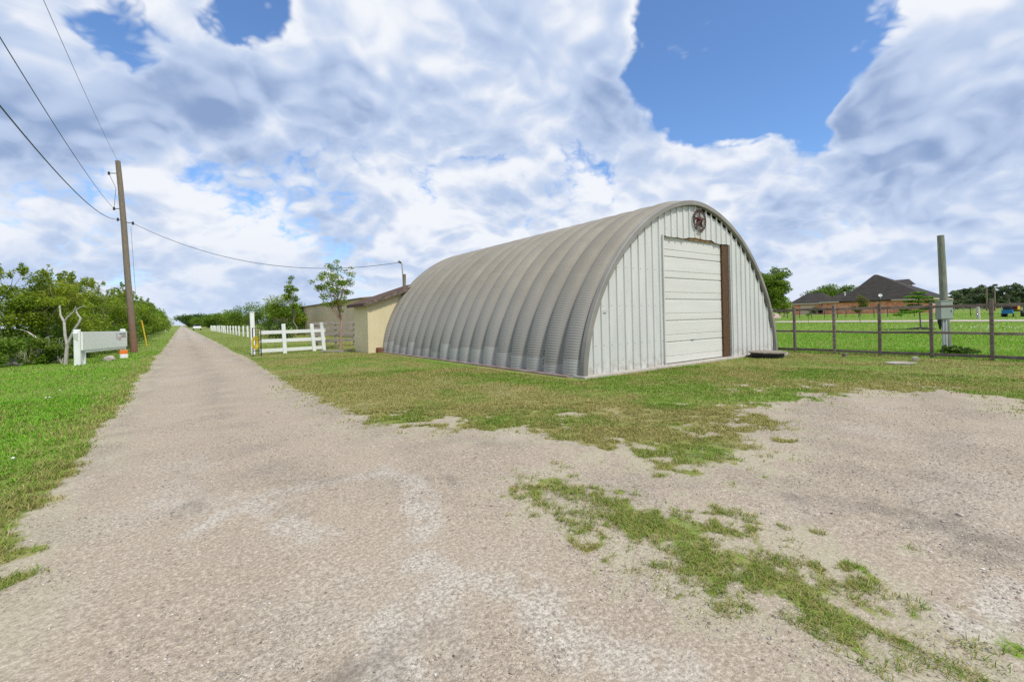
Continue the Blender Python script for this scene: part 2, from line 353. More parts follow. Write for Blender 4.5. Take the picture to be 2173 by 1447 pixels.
def mat_whitewall():
    M = mat('white_wall_sheet', (.54, .55, .525), (.64, .645, .615), 1.4, .55, 0, stretch=(3, 1, .4)); N = M.node_tree.nodes; L = M.node_tree.links; b = N['Principled BSDF']; src = b.inputs['Base Color'].links[0].from_socket
    g = N.new('ShaderNodeNewGeometry'); sp = N.new('ShaderNodeSeparateXYZ'); L.new(g.outputs['Position'], sp.inputs[0])
    def mr(v, a, c, x, y, sm='SMOOTHSTEP'):
        o = N.new('ShaderNodeMapRange'); o.interpolation_type = sm; L.new(v, o.inputs[0]); o.inputs[1].default_value = a; o.inputs[2].default_value = c; o.inputs[3].default_value = x; o.inputs[4].default_value = y; return o.outputs[0]
    def mul(*vs):
        o = vs[0]
        for v in vs[1:]:
            k = N.new('ShaderNodeMath'); k.operation = 'MULTIPLY'; L.new(o, k.inputs[0])
            if isinstance(v, float): k.inputs[1].default_value = v
            else: L.new(v, k.inputs[1])
            o = k.outputs[0]
        return o
    nz = N.new('ShaderNodeTexNoise'); nz.inputs['Scale'].default_value = 6; nz.inputs['Detail'].default_value = 7; L.new(g.outputs['Position'], nz.inputs['Vector'])
    def over(f, col):
        nonlocal src
        m = N.new('ShaderNodeMix'); m.data_type = 'RGBA'; L.new(f, m.inputs[0]); L.new(src, m.inputs[6]); m.inputs[7].default_value = (*col, 1); src = m.outputs[2]
    over(mul(mr(sp.outputs[2], .05, .55, 1, 0), mr(nz.outputs[0], .38, .66, 0, 1), .6), (.33, .29, .22))
    dx = N.new('ShaderNodeMath'); dx.operation = 'SUBTRACT'; L.new(sp.outputs[0], dx.inputs[0]); dx.inputs[1].default_value = 12.95; ab = N.new('ShaderNodeMath'); ab.operation = 'ABSOLUTE'; L.new(dx.outputs[0], ab.inputs[0])
    over(mul(mr(ab.outputs[0], .02, .34, 1, 0), mr(sp.outputs[2], 3.72, 4.02, 1, 0), mr(nz.outputs[0], .3, .6, .2, 1), .8), (.48, .36, .17))
    L.new(src, b.inputs['Base Color']); return M
M_wall = mat_whitewall()
M_door = mat('white_door_enamel', (.61, .605, .56), (.68, .675, .63), 1.2, .45, stretch=(.4, 1, 5))

def mat_ground():
    M = bpy.data.materials.new('ground_surface'); M.use_nodes = True; nt = M.node_tree; N = nt.nodes; L = nt.links; b = N['Principled BSDF']
    geo = N.new('ShaderNodeNewGeometry'); P = geo.outputs['Position']
    def at_(nme): a = N.new('ShaderNodeAttribute'); a.attribute_name = nme; return a.outputs['Fac']
    def noise(s, d=6, r=.6):
        o = N.new('ShaderNodeTexNoise'); o.inputs['Scale'].default_value = s; o.inputs['Detail'].default_value = d; o.inputs['Roughness'].default_value = r; L.new(P, o.inputs['Vector']); return o.outputs[0]
    def ramp(v, *st):
        r = N.new('ShaderNodeValToRGB'); L.new(v, r.inputs[0]); e = r.color_ramp.elements
        e[0].position, e[0].color = st[0][0], (*st[0][1], 1); e[1].position, e[1].color = st[-1][0], (*st[-1][1], 1)
        for p, c in st[1:-1]: x = e.new(p); x.color = (*c, 1)
        return r.outputs[0]
    def mix(f, a, c, typ='MIX'):
        o = N.new('ShaderNodeMix'); o.data_type = 'RGBA'; o.blend_type = typ
        if isinstance(f, (int, float)): o.inputs[0].default_value = f
        else: L.new(f, o.inputs[0])
        for i, v in ((6, a), (7, c)):
            if isinstance(v, tuple): o.inputs[i].default_value = (*v, 1)
            else: L.new(v, o.inputs[i])
        return o.outputs[2]
    def mt(op, a, c, cl=False):
        o = N.new('ShaderNodeMath'); o.operation = op; o.use_clamp = cl
        for i, v in enumerate((a, c)):
            if isinstance(v, (int, float)): o.inputs[i].default_value = v
            else: L.new(v, o.inputs[i])
        return o.outputs[0]
    def voro(s):
        o = N.new('ShaderNodeTexVoronoi'); o.inputs['Scale'].default_value = s; L.new(P, o.inputs['Vector']); return o
    dust = ramp(noise(.8, 8, .65), (.28, (.32, .26, .20)), (.45, (.43, .35, .262)), (.58, (.40, .338, .268)), (.75, (.50, .42, .32)))
    v1 = voro(95); v2 = voro(48); v3 = voro(190)
    st = lambda v: ramp(v.outputs['Color'], (0, (.075, .064, .054)), (.22, (.26, .207, .155)), (.5, (.42, .345, .265)), (.75, (.54, .465, .37)), (1, (.78, .72, .62)))
    gravel = mix(.42, st(v1), st(v3)); gravel = mix(.25, gravel, st(v2))
    peb = mt('MULTIPLY', ramp_f(N, L, noise(1.7, 8, .7), .30, .58), .95)
    base = mix(peb, dust, gravel)
    base = mix(mt('MULTIPLY', ramp_f(N, L, noise(55, 5, .8), .50, .66), .6), base, (.20, .155, .115))
    base = mix(mt('MULTIPLY', ramp_f(N, L, noise(75, 5, .8), .54, .68), .6), base, (.62, .56, .47))
    base = mix(.42, base, ramp(noise(260, 3, .7), (.33, (.10, .083, .066)), (.5, (.42, .345, .265)), (.67, (.78, .69, .57))))
    base = mix(mt('MULTIPLY', ramp_f(N, L, noise(.55, 6, .6), .46, .66), .5), base, mix(.5, (.21, .175, .145), gravel))
    gf = N.new('ShaderNodeTexNoise'); gf.inputs['Scale'].default_value = 42; gf.inputs['Detail'].default_value = 5; gf.inputs['Roughness'].default_value = .85; L.new(P, gf.inputs['Vector'])
    base = mix(.5, base, ramp(gf.outputs[0], (.34, (.085, .07, .056)), (.46, (.29, .238, .185)), (.53, (.42, .352, .275)), (.64, (.74, .67, .56))))
    base = mix(mt('MULTIPLY', at_('pale'), .46), base, mix(ramp_f(N, L, gf.outputs[0], .40, .58), (.30, .275, .24), (.68, .655, .60)))
    base = mix(mt('MULTIPLY', at_('moss'), .42), base, (.44, .43, .29))
    base = mix(mt('MULTIPLY', at_('stain'), .8), base, (.13, .115, .10))
    base = mix(1.0, base, (.95, .945, .925), 'MULTIPLY')
    base = mix(mt('MULTIPLY', at_('track'), .62), base, mix(ramp_f(N, L, gf.outputs[0], .40, .58), (.13, .11, .088), (.36, .305, .245)))
    gn = noise(7, 8, .7)
    green = ramp(noise(2.2, 8, .65), (.28, (.08, .18, .014)), (.5, (.135, .27, .02)), (.72, (.22, .32, .04)))
    olive = ramp(noise(1.3, 8, .7), (.28, (.11, .145, .025)), (.5, (.21, .21, .055)), (.72, (.37, .31, .14)))
    lawn = mix(at_('dry'), green, olive); lawn = mix(ramp_f(N, L, gn, .45, .85), lawn, (.05, .065, .015))
    lawn = mix(mt('MULTIPLY', ramp_f(N, L, noise(38, 5, .7), .46, .62), .7), lawn, mix(noise(5), (.20, .155, .085), (.36, .30, .15)))
    thin = mt('ADD', at_('cover'), mt('MULTIPLY', mt('SUBTRACT', noise(11, 6, .7), .5), .9))
    mask = ramp_f(N, L, thin, .38, .72)
    col = mix(mask, base, lawn)
    L.new(col, b.inputs['Base Color']); b.inputs['Roughness'].default_value = .95; b.inputs['Specular IOR Level'].default_value = .12
    h = mt('ADD', mt('MULTIPLY', v1.outputs['Distance'], -.5), mt('ADD', mt('MULTIPLY', noise(45, 5), .7), mt('MULTIPLY', v2.outputs['Distance'], -.4)))
    bp = N.new('ShaderNodeBump'); bp.inputs['Strength'].default_value = .55; bp.inputs['Distance'].default_value = .012; L.new(h, bp.inputs['Height']); L.new(bp.outputs[0], b.inputs['Normal'])
    return M
def ramp_f(N, L, v, a, c):
    o = N.new('ShaderNodeMapRange'); o.interpolation_type = 'SMOOTHSTEP'; L.new(v, o.inputs[0]); o.inputs[1].default_value = a; o.inputs[2].default_value = c; return o.outputs[0]
M_ground = mat_ground()

# ------------------------------------------------------------------ the ground
def axis(lo, hi, a, b, step, grow=1.09):
    mid = list(np.arange(a, b + 1e-6, step)); l = []; p = a; s = step
    while p > lo: s *= grow; p -= s; l.append(p)
    r = []; p = mid[-1]; s = step
    while p < hi: s *= grow; p += s; r.append(p)
    return np.array(l[::-1] + mid + r)
def build_ground():
    xs = axis(-2500, 2500, -3.2, 13.4, .07); ys = axis(-400, 2800, .1, 11.2, .07)
    X, Y = np.meshgrid(xs, ys); x = X.ravel(); y = Y.ravel(); nx, ny = len(xs), len(ys)
    cov = cover_at(x, y)
    z = terrain(x, y)
    near = sstep(26, 14, np.hypot(x, y))
    z = z + near * ((fbm(x, y, .45, 40) - .5) * .05 + (fbm(x, y, 2.2, 44) - .5) * .022 + (fbm(x, y, 9, 47, 2) - .5) * .008) * np.where((x > 7.3) & (y > 7.3), .15, 1)
    # shallow wheel tracks along the lane
    for tx in (-.15, 1.45): z = z - .028 * np.exp(-((x - tx) / .28) ** 2) * sstep(3, 6, y)
    dry = np.where(x < -1, .12 + .5 * sstep(-1.9, -1.05, x + (fbm(x, y, 2, 60) - .5)), .78)
    dry = dry * np.where(x > 18.1, .12, 1) + np.where((x > 2) & (x < 18), (fbm(x, y, 1.1, 92, 3) - .5) * 1.6 + (fbm(x, y, .38, 97, 3) - .5) * 1.2 - .1, 0)
    dry = np.where((x < 7) & (x > 1) & (y > 26), .45, dry)
    dry = np.where((x < -1) & (y > 30), .30, dry)
    inst = sdist(x, y, STRIP) > -.15; dry = np.where(inst, .35 + (fbm(x, y, 3, 66) - .5), dry)
    stain = np.zeros_like(x)
    for (px, py), r, k in [((405, 1075), .16, .9), ((640, 1090), .14, .5), ((2000, 1010), .28, .5), ((1950, 1090), .30, .7), ((2090, 1160), .22, .9), ((1800, 1080), .35, .4), ((760, 1440), .16, .7), ((940, 1020), .13, .7), ((1690, 1050), .12, .8), ((1050, 945), .3, .25), ((800, 1400), .3, .4), ((1930, 1105), .2, .6)]:
        c = gp(px, py); stain = np.maximum(stain, k * sstep(r * 1.5, 0, np.hypot(x - c.x, y - c.y) + (fbm(x, y, 5, 70) - .5) * r * 2.2))
    stain = stain * sstep(.36, .56, fbm(x, y, 9, 71))
    pale = np.zeros_like(x)
    veins = [[(440, 1115), (560, 1062), (640, 1040), (720, 1016), (800, 1000)], [(560, 1070), (620, 1118), (690, 1140)], [(800, 1000), (880, 1030), (885, 1110), (892, 1180), (960, 1220), (900, 1290), (835, 1335), (815, 1400), (870, 1470)], [(960, 1220), (1060, 1232), (1120, 1282), (1210, 1300)], [(1100, 1262), (1180, 1330), (1260, 1405), (1420, 1440)], [(2060, 1330), (2120, 1300), (2190, 1265)], [(370, 1060), (420, 1080)]]
    wx = x + (fbm(x, y, 3.5, 74) - .5) * .35; wy = y + (fbm(x, y, 3.5, 76) - .5) * .35
    for vn in veins:
        q = g2(*vn)
        for (ax, ay), (bx, by) in zip(q[:-1], q[1:]):
            t = np.clip(((wx - ax) * (bx - ax) + (wy - ay) * (by - ay)) / ((bx - ax) ** 2 + (by - ay) ** 2), 0, 1); dd = np.hypot(wx - ax - t * (bx - ax), wy - ay - t * (by - ay))
            pale = np.maximum(pale, sstep(.20, .06, dd))
    pale = np.maximum(pale * sstep(.30, .50, fbm(x, y, 9, 77)), .35 * sstep(.55, .75, fbm(x, y, 1.3, 78)))
    pale = np.maximum(pale, .6 * sstep(30, 80, y) * (np.abs(x - .6) < 2))
    track = np.zeros_like(x); wv = (fbm(x, y, .5, 81) - .5) * .5
    for tx, ww in ((.62, .34), (-.75, .2), (2.05, .3)): track = np.maximum(track, np.exp(-((x - tx + wv) / ww) ** 2) * sstep(2.5, 6, y) * .8)
    for cx, cy, R_, ww in ((7.4, 9.2, 6.3, .35), (7.4, 9.2, 7.9, .35), (12, -6.5, 8.6, .5), (12, -6.5, 10.2, .45)): track = np.maximum(track, np.exp(-((np.hypot(x - cx, y - cy) - R_ + wv) / ww) ** 2) * sstep(7, 5, y) * .75)
    track = track * sstep(.30, .62, fbm(x, y, 2.4, 83))
    moss = sstep(.5, .05, np.abs(cov - .3)) * (cov > .01) * 1.0
    e = np.abs(x + .85); moss = np.maximum(moss, sstep(.5, 0, e) * sstep(.35, .6, fbm(x, y, 2, 79)) * .8)
    V = np.stack([x, y, z], 1)
    i = np.arange(ny - 1)[:, None] * nx + np.arange(nx - 1)[None]; i = i.ravel(); F = np.stack([i, i + 1, i + 1 + nx, i + nx], 1)
    fc = cov[F].mean(1); A = dict(track=track, cover=np.where(inst, cov * .72, cov), dry=np.clip(dry, 0, 1), stain=stain, pale=pale, moss=moss)
    for nme, sel in (('gravel_road', fc < .5), ('lawn', fc >= .5)):
        f = F[sel]; u, inv = np.unique(f, return_inverse=True)
        me = np_mesh(nme, V[u], inv.reshape(f.shape), attrs={k: a[u] for k, a in A.items()}, smooth=True)
        o = link(nme, me, M_ground); o['kind'] = 'structure'
build_ground()

FOOT = [(7.3, 7.55, 18.3, 21.6), (6.85, 20.6, 9.6, 23.2)]
def free(x, y):
    ok = np.ones(x.shape, bool)
    for a, b, c, d in FOOT: ok &= ~((x > a) & (x < c) & (y > b) & (y < d))
    return ok & ~((x > 51.8) & (x < 57.8))
def build_grass():
    rng = np.random.default_rng(5); Vs = []; Fs = []; Cs = []; base = 0
    for d0, d1, n in [(1.2, 4, 13000), (4, 8, 6000), (8, 14, 2000), (14, 22, 650), (22, 34, 200), (34, 60, 40), (60, 110, 8)]:
        amin, amax = math.radians(-26), math.radians(98)
        cnt = int((amax - amin) / 2 * (d1 * d1 - d0 * d0) * n); th = rng.uniform(amin, amax, cnt); r = np.sqrt(rng.uniform(d0 * d0, d1 * d1, cnt))
        x = r * np.sin(th); y = r * np.cos(th)
        keep = free(x, y); x, y, r = x[keep], y[keep], r[keep]
        cov = cover_at(x, y); clump = fbm(x, y, 7, 90, 3); big = fbm(x, y, 1.1, 92, 3)
        keep = rng.random(len(x)) < cov * (sstep(.34, .60, clump + (cov - .6) * .35) if d0 < 8 else .55 + .45 * sstep(.3, .6, clump)); x, y, r, cov, clump, big = [q[keep] for q in (x, y, r, cov, clump, big)]
        k = len(x); z = terrain(x, y) - .004
        near = sstep(26, 14, np.hypot(x, y)); z = z + near * ((fbm(x, y, .45, 40) - .5) * .05 + (fbm(x, y, 2.2, 44) - .5) * .022)
        left = x < -1; field = x > 18.1
        h = rng.uniform(.5, 1.25, k) * np.where(left, .050, np.where(field, .07, np.where(d0 < 4, .027, .034))) * (.7 + .6 * clump) * (1 + .2 * (d0 > 14))
        w = rng.uniform(.7, 1.3, k) * (.0009 + .00042 * r)
        a = rng.uniform(0, 2 * np.pi, k); lean = rng.uniform(.15, 1.5, k) * h * np.where(d0 < 8, 1.6, 1.0)
        dx, dy = np.cos(a), np.sin(a); sx, sy = -dy, dx
        B0 = np.stack([x - sx * w, y - sy * w, z], 1); B1 = np.stack([x + sx * w, y + sy * w, z], 1)
        mx, my = x + dx * lean * .35, y + dy * lean * .35
        M0 = np.stack([mx - sx * w * .8, my - sy * w * .8, z + h * .62], 1); M1 = np.stack([mx + sx * w * .8, my + sy * w * .8, z + h * .62], 1)
        T = np.stack([x + dx * lean, y + dy * lean, z + h], 1)
        green = np.array([.165, .255, .03]); lush = np.array([.175, .37, .022]); olive = np.array([.26, .265, .055]); straw = np.array([.50, .41, .19])
        t = rng.random(k)
        dryn = np.where(left, .20 + .5 * sstep(-1.9, -1.0, x) + (big - .5) * .8, np.where(field, .10 + (big - .5) * .6, .52 + (big - .5) * 2.6 + (fbm(x, y, .38, 97, 3) - .5) * 1.6)); dryn = np.where((x < 7) & (x > 1) & (y > 26), .25, dryn)
        ins = (sdist(x, y, STRIP) > -.15); dryn = np.where(ins, .52 + (clump < .50) * .30, dryn)
        dryn = np.where((x < -1) & (y > 30), .25, dryn); dryn = np.where((cov < .35) & (d0 < 14), np.maximum(dryn, .72), dryn)
        col = np.where((left | field)[:, None], lush, green)[:] * (.65 + .8 * rng.random(k))[:, None]
        isd = t < dryn; col[isd] = (olive + (straw - olive) * (rng.random(k) ** 1.6)[:, None])[isd] * (.75 + .5 * rng.random(k))[isd, None]
        brown = (x > 13.5) & (x < 18.6) & (y < 7.3) & (y > -2) & (fbm(x, y, 1.6, 95) > .52) & (rng.random(k) < .6); col[brown] = np.array([.26, .16, .075]) * (.7 + .6 * rng.random(k))[brown, None]
        if d0 < 14:
            V = np.stack([B0, B1, M1, M0, T, T], 1).reshape(-1, 3); o = base + np.arange(k) * 6
            F = np.concatenate([np.stack([o, o + 1, o + 2, o + 3], 1), np.stack([o + 3, o + 2, o + 4, o + 5], 1)]); C = np.repeat(col, 6, 0); base += 6 * k
        else:
            V = np.stack([B0, B1, T, T], 1).reshape(-1, 3); o = base + np.arange(k) * 4; F = np.stack([o, o + 1, o + 2, o + 3], 1); C = np.repeat(col, 4, 0); base += 4 * k
        Vs.append(V); Fs.append(F); Cs.append(C)
    V = np.concatenate(Vs); F = np.concatenate(Fs); C = np.concatenate(Cs)
    me = bpy.data.meshes.new('grass'); me.vertices.add(len(V)); me.vertices.foreach_set('co', V.astype(np.float32).ravel())
    # last two corners coincide on tips: make those triangles
    tri = np.all(V[F[:, 2]] == V[F[:, 3]], 1); nt = np.where(tri, 3, 4); st = np.concatenate([[0], np.cumsum(nt)[:-1]]).astype(np.int32)
    msk = np.ones(F.shape, bool); msk[:, 3] = ~tri; lp = F[msk].astype(np.int32)
    me.loops.add(len(lp)); me.loops.foreach_set('vertex_index', lp); me.polygons.add(len(F)); me.polygons.foreach_set('loop_start', st)
    a = me.color_attributes.new('Col', 'FLOAT_COLOR', 'POINT'); c = np.ones((len(V), 4), np.float32); c[:, :3] = C; a.data.foreach_set('color', c.ravel())
    me.update(); o = link('grass', me, M_grass); o['kind'] = 'stuff'; tag(o, 'short mown grass blades over the lawns and verge', 'grass')
    print('grass faces', len(F))
build_grass()
def build_gravel():
    rng = np.random.default_rng(9); n = 90000
    th = rng.uniform(math.radians(-20), math.radians(96), n); r = 1.0 + 8.5 * rng.random(n) ** 1.3; x = r * np.sin(th); y = r * np.cos(th)
    c = cover_at(x, y); dn = fbm(x, y, 1.2, 50); k = (c < .35) & (rng.random(n) < .08 + 1.2 * sstep(.44, .62, dn)); x, y, r = x[k], y[k], r[k]; n = len(x)
    s = .0018 + .0048 * rng.random(n) ** 6 + .00028 * r; big = rng.random(n) < .0022; s[big] *= 2.6
    z = (fbm(x, y, .45, 40) - .5) * .05 + (fbm(x, y, 2.2, 44) - .5) * .022 + (fbm(x, y, 9, 47, 2) - .5) * .008
    for tx in (-.15, 1.45): z = z - .028 * np.exp(-((x - tx) / .28) ** 2) * sstep(3, 6, y)
    U = np.array([(1, 0, 0), (0, 1, 0), (-1, 0, 0), (0, -1, 0), (.75, .75, .75), (-.75, .75, .75), (-.75, -.75, .75), (.75, -.75, .75), (0, 0, -.8)], float)
    F0 = [(4, 5, 6, 7), (0, 1, 5, 4), (1, 2, 6, 5), (2, 3, 7, 6), (3, 0, 4, 7)]
    J = rng.uniform(.65, 1.3, (n, 9, 3)); V = U[None] * J * s[:, None, None]; V[:, :, 2] *= rng.uniform(.5, .9, n)[:, None]
    a = rng.uniform(0, 6.28, n); ca, sa = np.cos(a)[:, None], np.sin(a)[:, None]; X = V[:, :, 0] * ca * 1.25 - V[:, :, 1] * sa; Y = V[:, :, 0] * sa * 1.25 + V[:, :, 1] * ca
    V = np.stack([X + x[:, None], Y + y[:, None], V[:, :, 2] + (z + s * .12)[:, None]], 2).reshape(-1, 3)
    F = (np.array(F0)[None] + (np.arange(n) * 9)[:, None, None]).reshape(-1, 4)
    pal = np.array([(.38, .33, .275), (.34, .285, .23), (.26, .22, .185), (.45, .40, .345), (.60, .56, .50), (.12, .11, .105), (.32, .22, .155), (.29, .27, .25)]); pr = [.27, .24, .11, .19, .09, .02, .04, .04]
    C = pal[rng.choice(8, n, p=pr)] * rng.uniform(.85, 1.15, (n, 1))
    me = np_mesh('gravel', V, F, cols=np.repeat(C, 9, 0))
    M = bpy.data.materials.new('pebble'); M.use_nodes = True; b = M.node_tree.nodes['Principled BSDF']; q = M.node_tree.nodes.new('ShaderNodeAttribute'); q.attribute_name = 'Col'
    M.node_tree.links.new(q.outputs['Color'], b.inputs['Base Color']); b.inputs['Roughness'].default_value = .85; b.inputs['Specular IOR Level'].default_value = .2
    o = link('gravel', me, M); o['kind'] = 'stuff'; tag(o, 'loose pebbles lying on the gravel lane and yard', 'gravel')
build_gravel()

# ------------------------------------------------------------------ quonset hut
HX0, HX1, HY, HL, HH = 7.86, 17.70, 7.85, 13.4, 4.80
HC, HR = (HX0 + HX1) / 2, (HX1 - HX0) / 2
def arc_z(x, off=0.):
    q = min(1., abs(x - HC) / (HR + off)); return (HH + off) * (1 - q ** 1.80) ** (1 / 1.80)
def arc_pts(n):
    # even arc-length walk of the super-ellipse, left foot to right foot
    T = np.linspace(0, math.pi, 4001); ex = 2 / 1.80
    x = -HR * np.sign(np.cos(T)) * np.abs(np.cos(T)) ** ex; z = HH * np.abs(np.sin(T)) ** ex
    s = np.concatenate([[0], np.cumsum(np.hypot(np.diff(x), np.diff(z)))]); t = np.linspace(0, s[-1], n)
    X = np.interp(t, s, x); Z = np.interp(t, s, z); k = np.gradient(X), np.gradient(Z); l = np.hypot(*k); return X, Z, -k[1] / l, k[0] / l, s[-1]
def build_hut():
    H = thing('quonset_hut', 'large arched corrugated steel quonset hut with white front wall and overhead door', 'hut', (HC, HY, 0))
    nr = 18; p = HL / nr; per = 4; L0 = arc_pts(10)[4]; rip = int(L0 / .066); n = rip * per + 1
    X, Z, NX, NZ, _ = arc_pts(n); k = np.arange(n); ripple = .0042 * np.cos(2 * np.pi * k / per)
    tt = [0, .08, .13, .20, .30, .42, .54, .66, .77, .87, .94, 1.0]; oo = [0, 0, .06, .13, .172, .192, .196, .188, .165, .11, .02, 0]
    V = []
    for t, o in zip(tt, oo):
        w = .35 + .65 * (o > .03); V.append(np.stack([X + NX * (o + ripple * w), np.full(n, t * p), Z + NZ * (o + ripple * w)], 1))
    V = np.concatenate(V); i = (np.arange(len(tt) - 1)[:, None] * n + np.arange(n - 1)[None]).ravel(); F = np.stack([i, i + 1, i + 1 + n, i + n], 1)
    me = np_mesh('arch_panel', V, F[:, ::-1], smooth=True); me.materials.append(M_arch)
    for r in range(nr):
        o = bpy.data.objects.new('arch_panel', me); COL.objects.link(o); o.parent = H; o.location = (0, r * p, 0)
    # bolt rows low on alternate valleys
    bolt = MB()
    for r in range(0, nr, 2):
        for zz in (.25, .33, .5, .58):
            for dy in (-.035, .035):
                j = int(np.argmin(np.abs(Z[:n // 2] - zz))); c = Vector((HC + X[j] + NX[j] * .012, HY + r * p + dy + (.04 if r == 0 else 0), Z[j]))
                bolt.box(c, (.02, .022, .022))
    bolt.build('bolt_rows', M_dark, H)['kind'] = 'stuff'
    # front rim
    X2, Z2, NX2, NZ2, _ = arc_pts(121); rim = MB(); prof = [(-.015, -.12), (.105, -.12), (.122, -.10), (.122, .02), (.0, .05), (-.03, 0)]
    Vv = []
    for a in range(121): Vv += [(HC + X2[a] + NX2[a] * q, HY + w, max(.0, Z2[a] + NZ2[a] * q)) for q, w in prof]
    m_ = len(prof); rim.add(Vv, [(a * m_ + b, a * m_ + (b + 1) % m_, (a + 1) * m_ + (b + 1) % m_, (a + 1) * m_ + b) for a in range(120) for b in range(m_)])
    rim.build('front_rim', mat('rim_zinc', (.20, .19, .165), (.29, .275, .245), 1.6, .55, .05), H)
    # black backing sheet stands in for the unlit inside, back wall
    def arcpoly(dz, door=None):
        P = [(HX0 + .02, .0)] + [(x, max(0, arc_z(x) - dz)) for x in np.linspace(HX0 + .02, HX1 - .02, 60)] + [(HX1 - .02, .0)]
        return P
    MB().prism(arcpoly(.0), HY + .14, HY + .17, 'y').build('shade_backing', M_dark, H)
    MB().prism(arcpoly(.02), HY + HL - .12, HY + HL - .06, 'y').build('back_wall', M_wall, H)
    # front wall sheets, three ribs to a sheet
    DX0, DX1, DZ = 11.08, 14.70, 3.74
    rp = .302; x = HX0 + .01; sheets = []; xs0 = x
    edges = [HX0 + .01]
    while edges[-1] < HX1 - .03: edges.append(min(edges[-1] + rp * 3, HX1 - .01))
    def sheet(xa, xb, zlo):
        pts = []
        k = math.floor((xa - xs0) / rp) - 1
        while xs0 + k * rp < xb + .1:
            b = xs0 + k * rp
            for dx, dy in ((.0, 0), (.014, -.038), (.055, -.038), (.069, 0)): pts.append((b + dx, dy))
            k += 1
        pts = [q for q in pts if xa + .0005 < q[0] < xb - .0005]; pts = [(xa, 0)] + pts + [(xb, 0)]
        mb = MB(); V = []; F = []
        for q, dy in pts:
            top = arc_z(q) - .035
            if q > HC + .35 and abs(dy) < .02: top -= .085
            zl = zlo(q) if callable(zlo) else zlo
            V += [(q, HY + dy, zl), (q, HY + dy, max(top, zl + .005)), (q, HY + dy + .012, max(top, zl + .005)), (q, HY + dy + .012, zl)]
        for i in range(len(pts) - 1):
            a = 4 * i; b = a + 4; F += [(a, b, b + 1, a + 1), (a + 1, b + 1, b + 2, a + 2), (a + 3, a + 2, b + 2, b + 3), (a, a + 3, b + 3, b)]
        return mb.add(V, F).build('wall_panel', M_wall, H)
    for a, b in zip(edges[:-1], edges[1:]):
        segs = [(a, b)]
        for cut in (DX0, DX1): segs = [s for (u, v) in segs for s in (((u, cut), (cut, v)) if u + .02 < cut < v - .02 else ((u, v),))]
        for u, v in segs:
            inside = (u + v) / 2 > DX0 and (u + v) / 2 < DX1
            sheet(u, v, (lambda q: DZ + (.06 if 12.35 < q < 13.72 else 0) + .01 * math.sin(q * 7)) if inside else .05)
    sc = MB()
    for zz in (.75, 1.75, 2.75, 3.95):
        x_ = xs0 + .11
        while x_ < HX1 - .1:
            if arc_z(x_) > zz + .1 and not (DX0 - .05 < x_ < DX1 + .05 and zz < DZ): sc.box((x_, HY - .004, zz), (.016, .010, .016))
            x_ += rp
    sc.build('screw_rows', mat('screw_grey', (.20, .20, .19), rough=.6), H)['kind'] = 'stuff'
    # door
    D = MB().box(((DX0 + 14.30) / 2, HY + .125, 1.87), (14.30 - DX0, .02, 3.70)).build('overhead_door', M_door, H); nsec = 6; zb = .06; hs = (DZ + .05 - zb) / nsec
    for s in range(nsec):
        z0 = zb + s * hs; q = MB()
        prof = [(.115, z0 + .004), (.085, z0 + .012), (.078, z0 + .03), (.078, z0 + hs * .31), (.092, z0 + hs * .325), (.092, z0 + hs * .345), (.078, z0 + hs * .36), (.078, z0 + hs - .03), (.085, z0 + hs - .012), (.115, z0 + hs - .004)]
        q.prism([(HY + a, b) for a, b in prof], DX0 + .004, 14.30, 'x').build('door_section', M_door, D)
    MB().box((12.6, HY + .066, .72), (.16, .03, .05), ch=.008).build('door_handle', M_galv, D)
    MB().box(((DX0 + 14.3) / 2, HY + .09, .035), (14.3 - DX0, .03, .05)).build('bottom_seal', M_black, D)
    MB().box((14.50, HY + .07, 1.87), (.385, .10, 3.73), ch=.008).build('door_jamb', M_brown, H)
    MB().box((DX0 - .012, HY - .012, 1.9), (.05, .09, 3.72), ch=.004).build('door_trim', M_wall, H)
    MB().box((13.03, HY + .055, DZ + .05), (1.45, .05, .13), ch=.006).build('door_header', mat('stained_header_wood', (.20, .12, .055), (.34, .22, .11), 6, .8, .3), H)
    MB().box((DX1 + .02, HY - .008, 1.9), (.035, .075, 3.7), ch=.004).build('door_trim', M_wall, H)
    # footing: slab apron in front, stained kerb along the left side
    MB().box((HC, HY - .0, .02), (HR * 2 + .34, .40, .07), ch=.012).build('footing', M_concrete, H)
    MB().box((HX0 - .06, HY + HL / 2 + .25, .015), (.46, HL - .1, .07), ch=.012).build('footing', M_redbase, H)
    MB().box((HX1 + .05, HY + HL / 2 + .25, .015), (.42, HL - .1, .06), ch=.012).build('footing', M_redbase, H)
    MB().box((8.62, HY - .042, 1.62), (.16, .02, .012)).build('latch', M_galv, H)
    return H
build_hut()
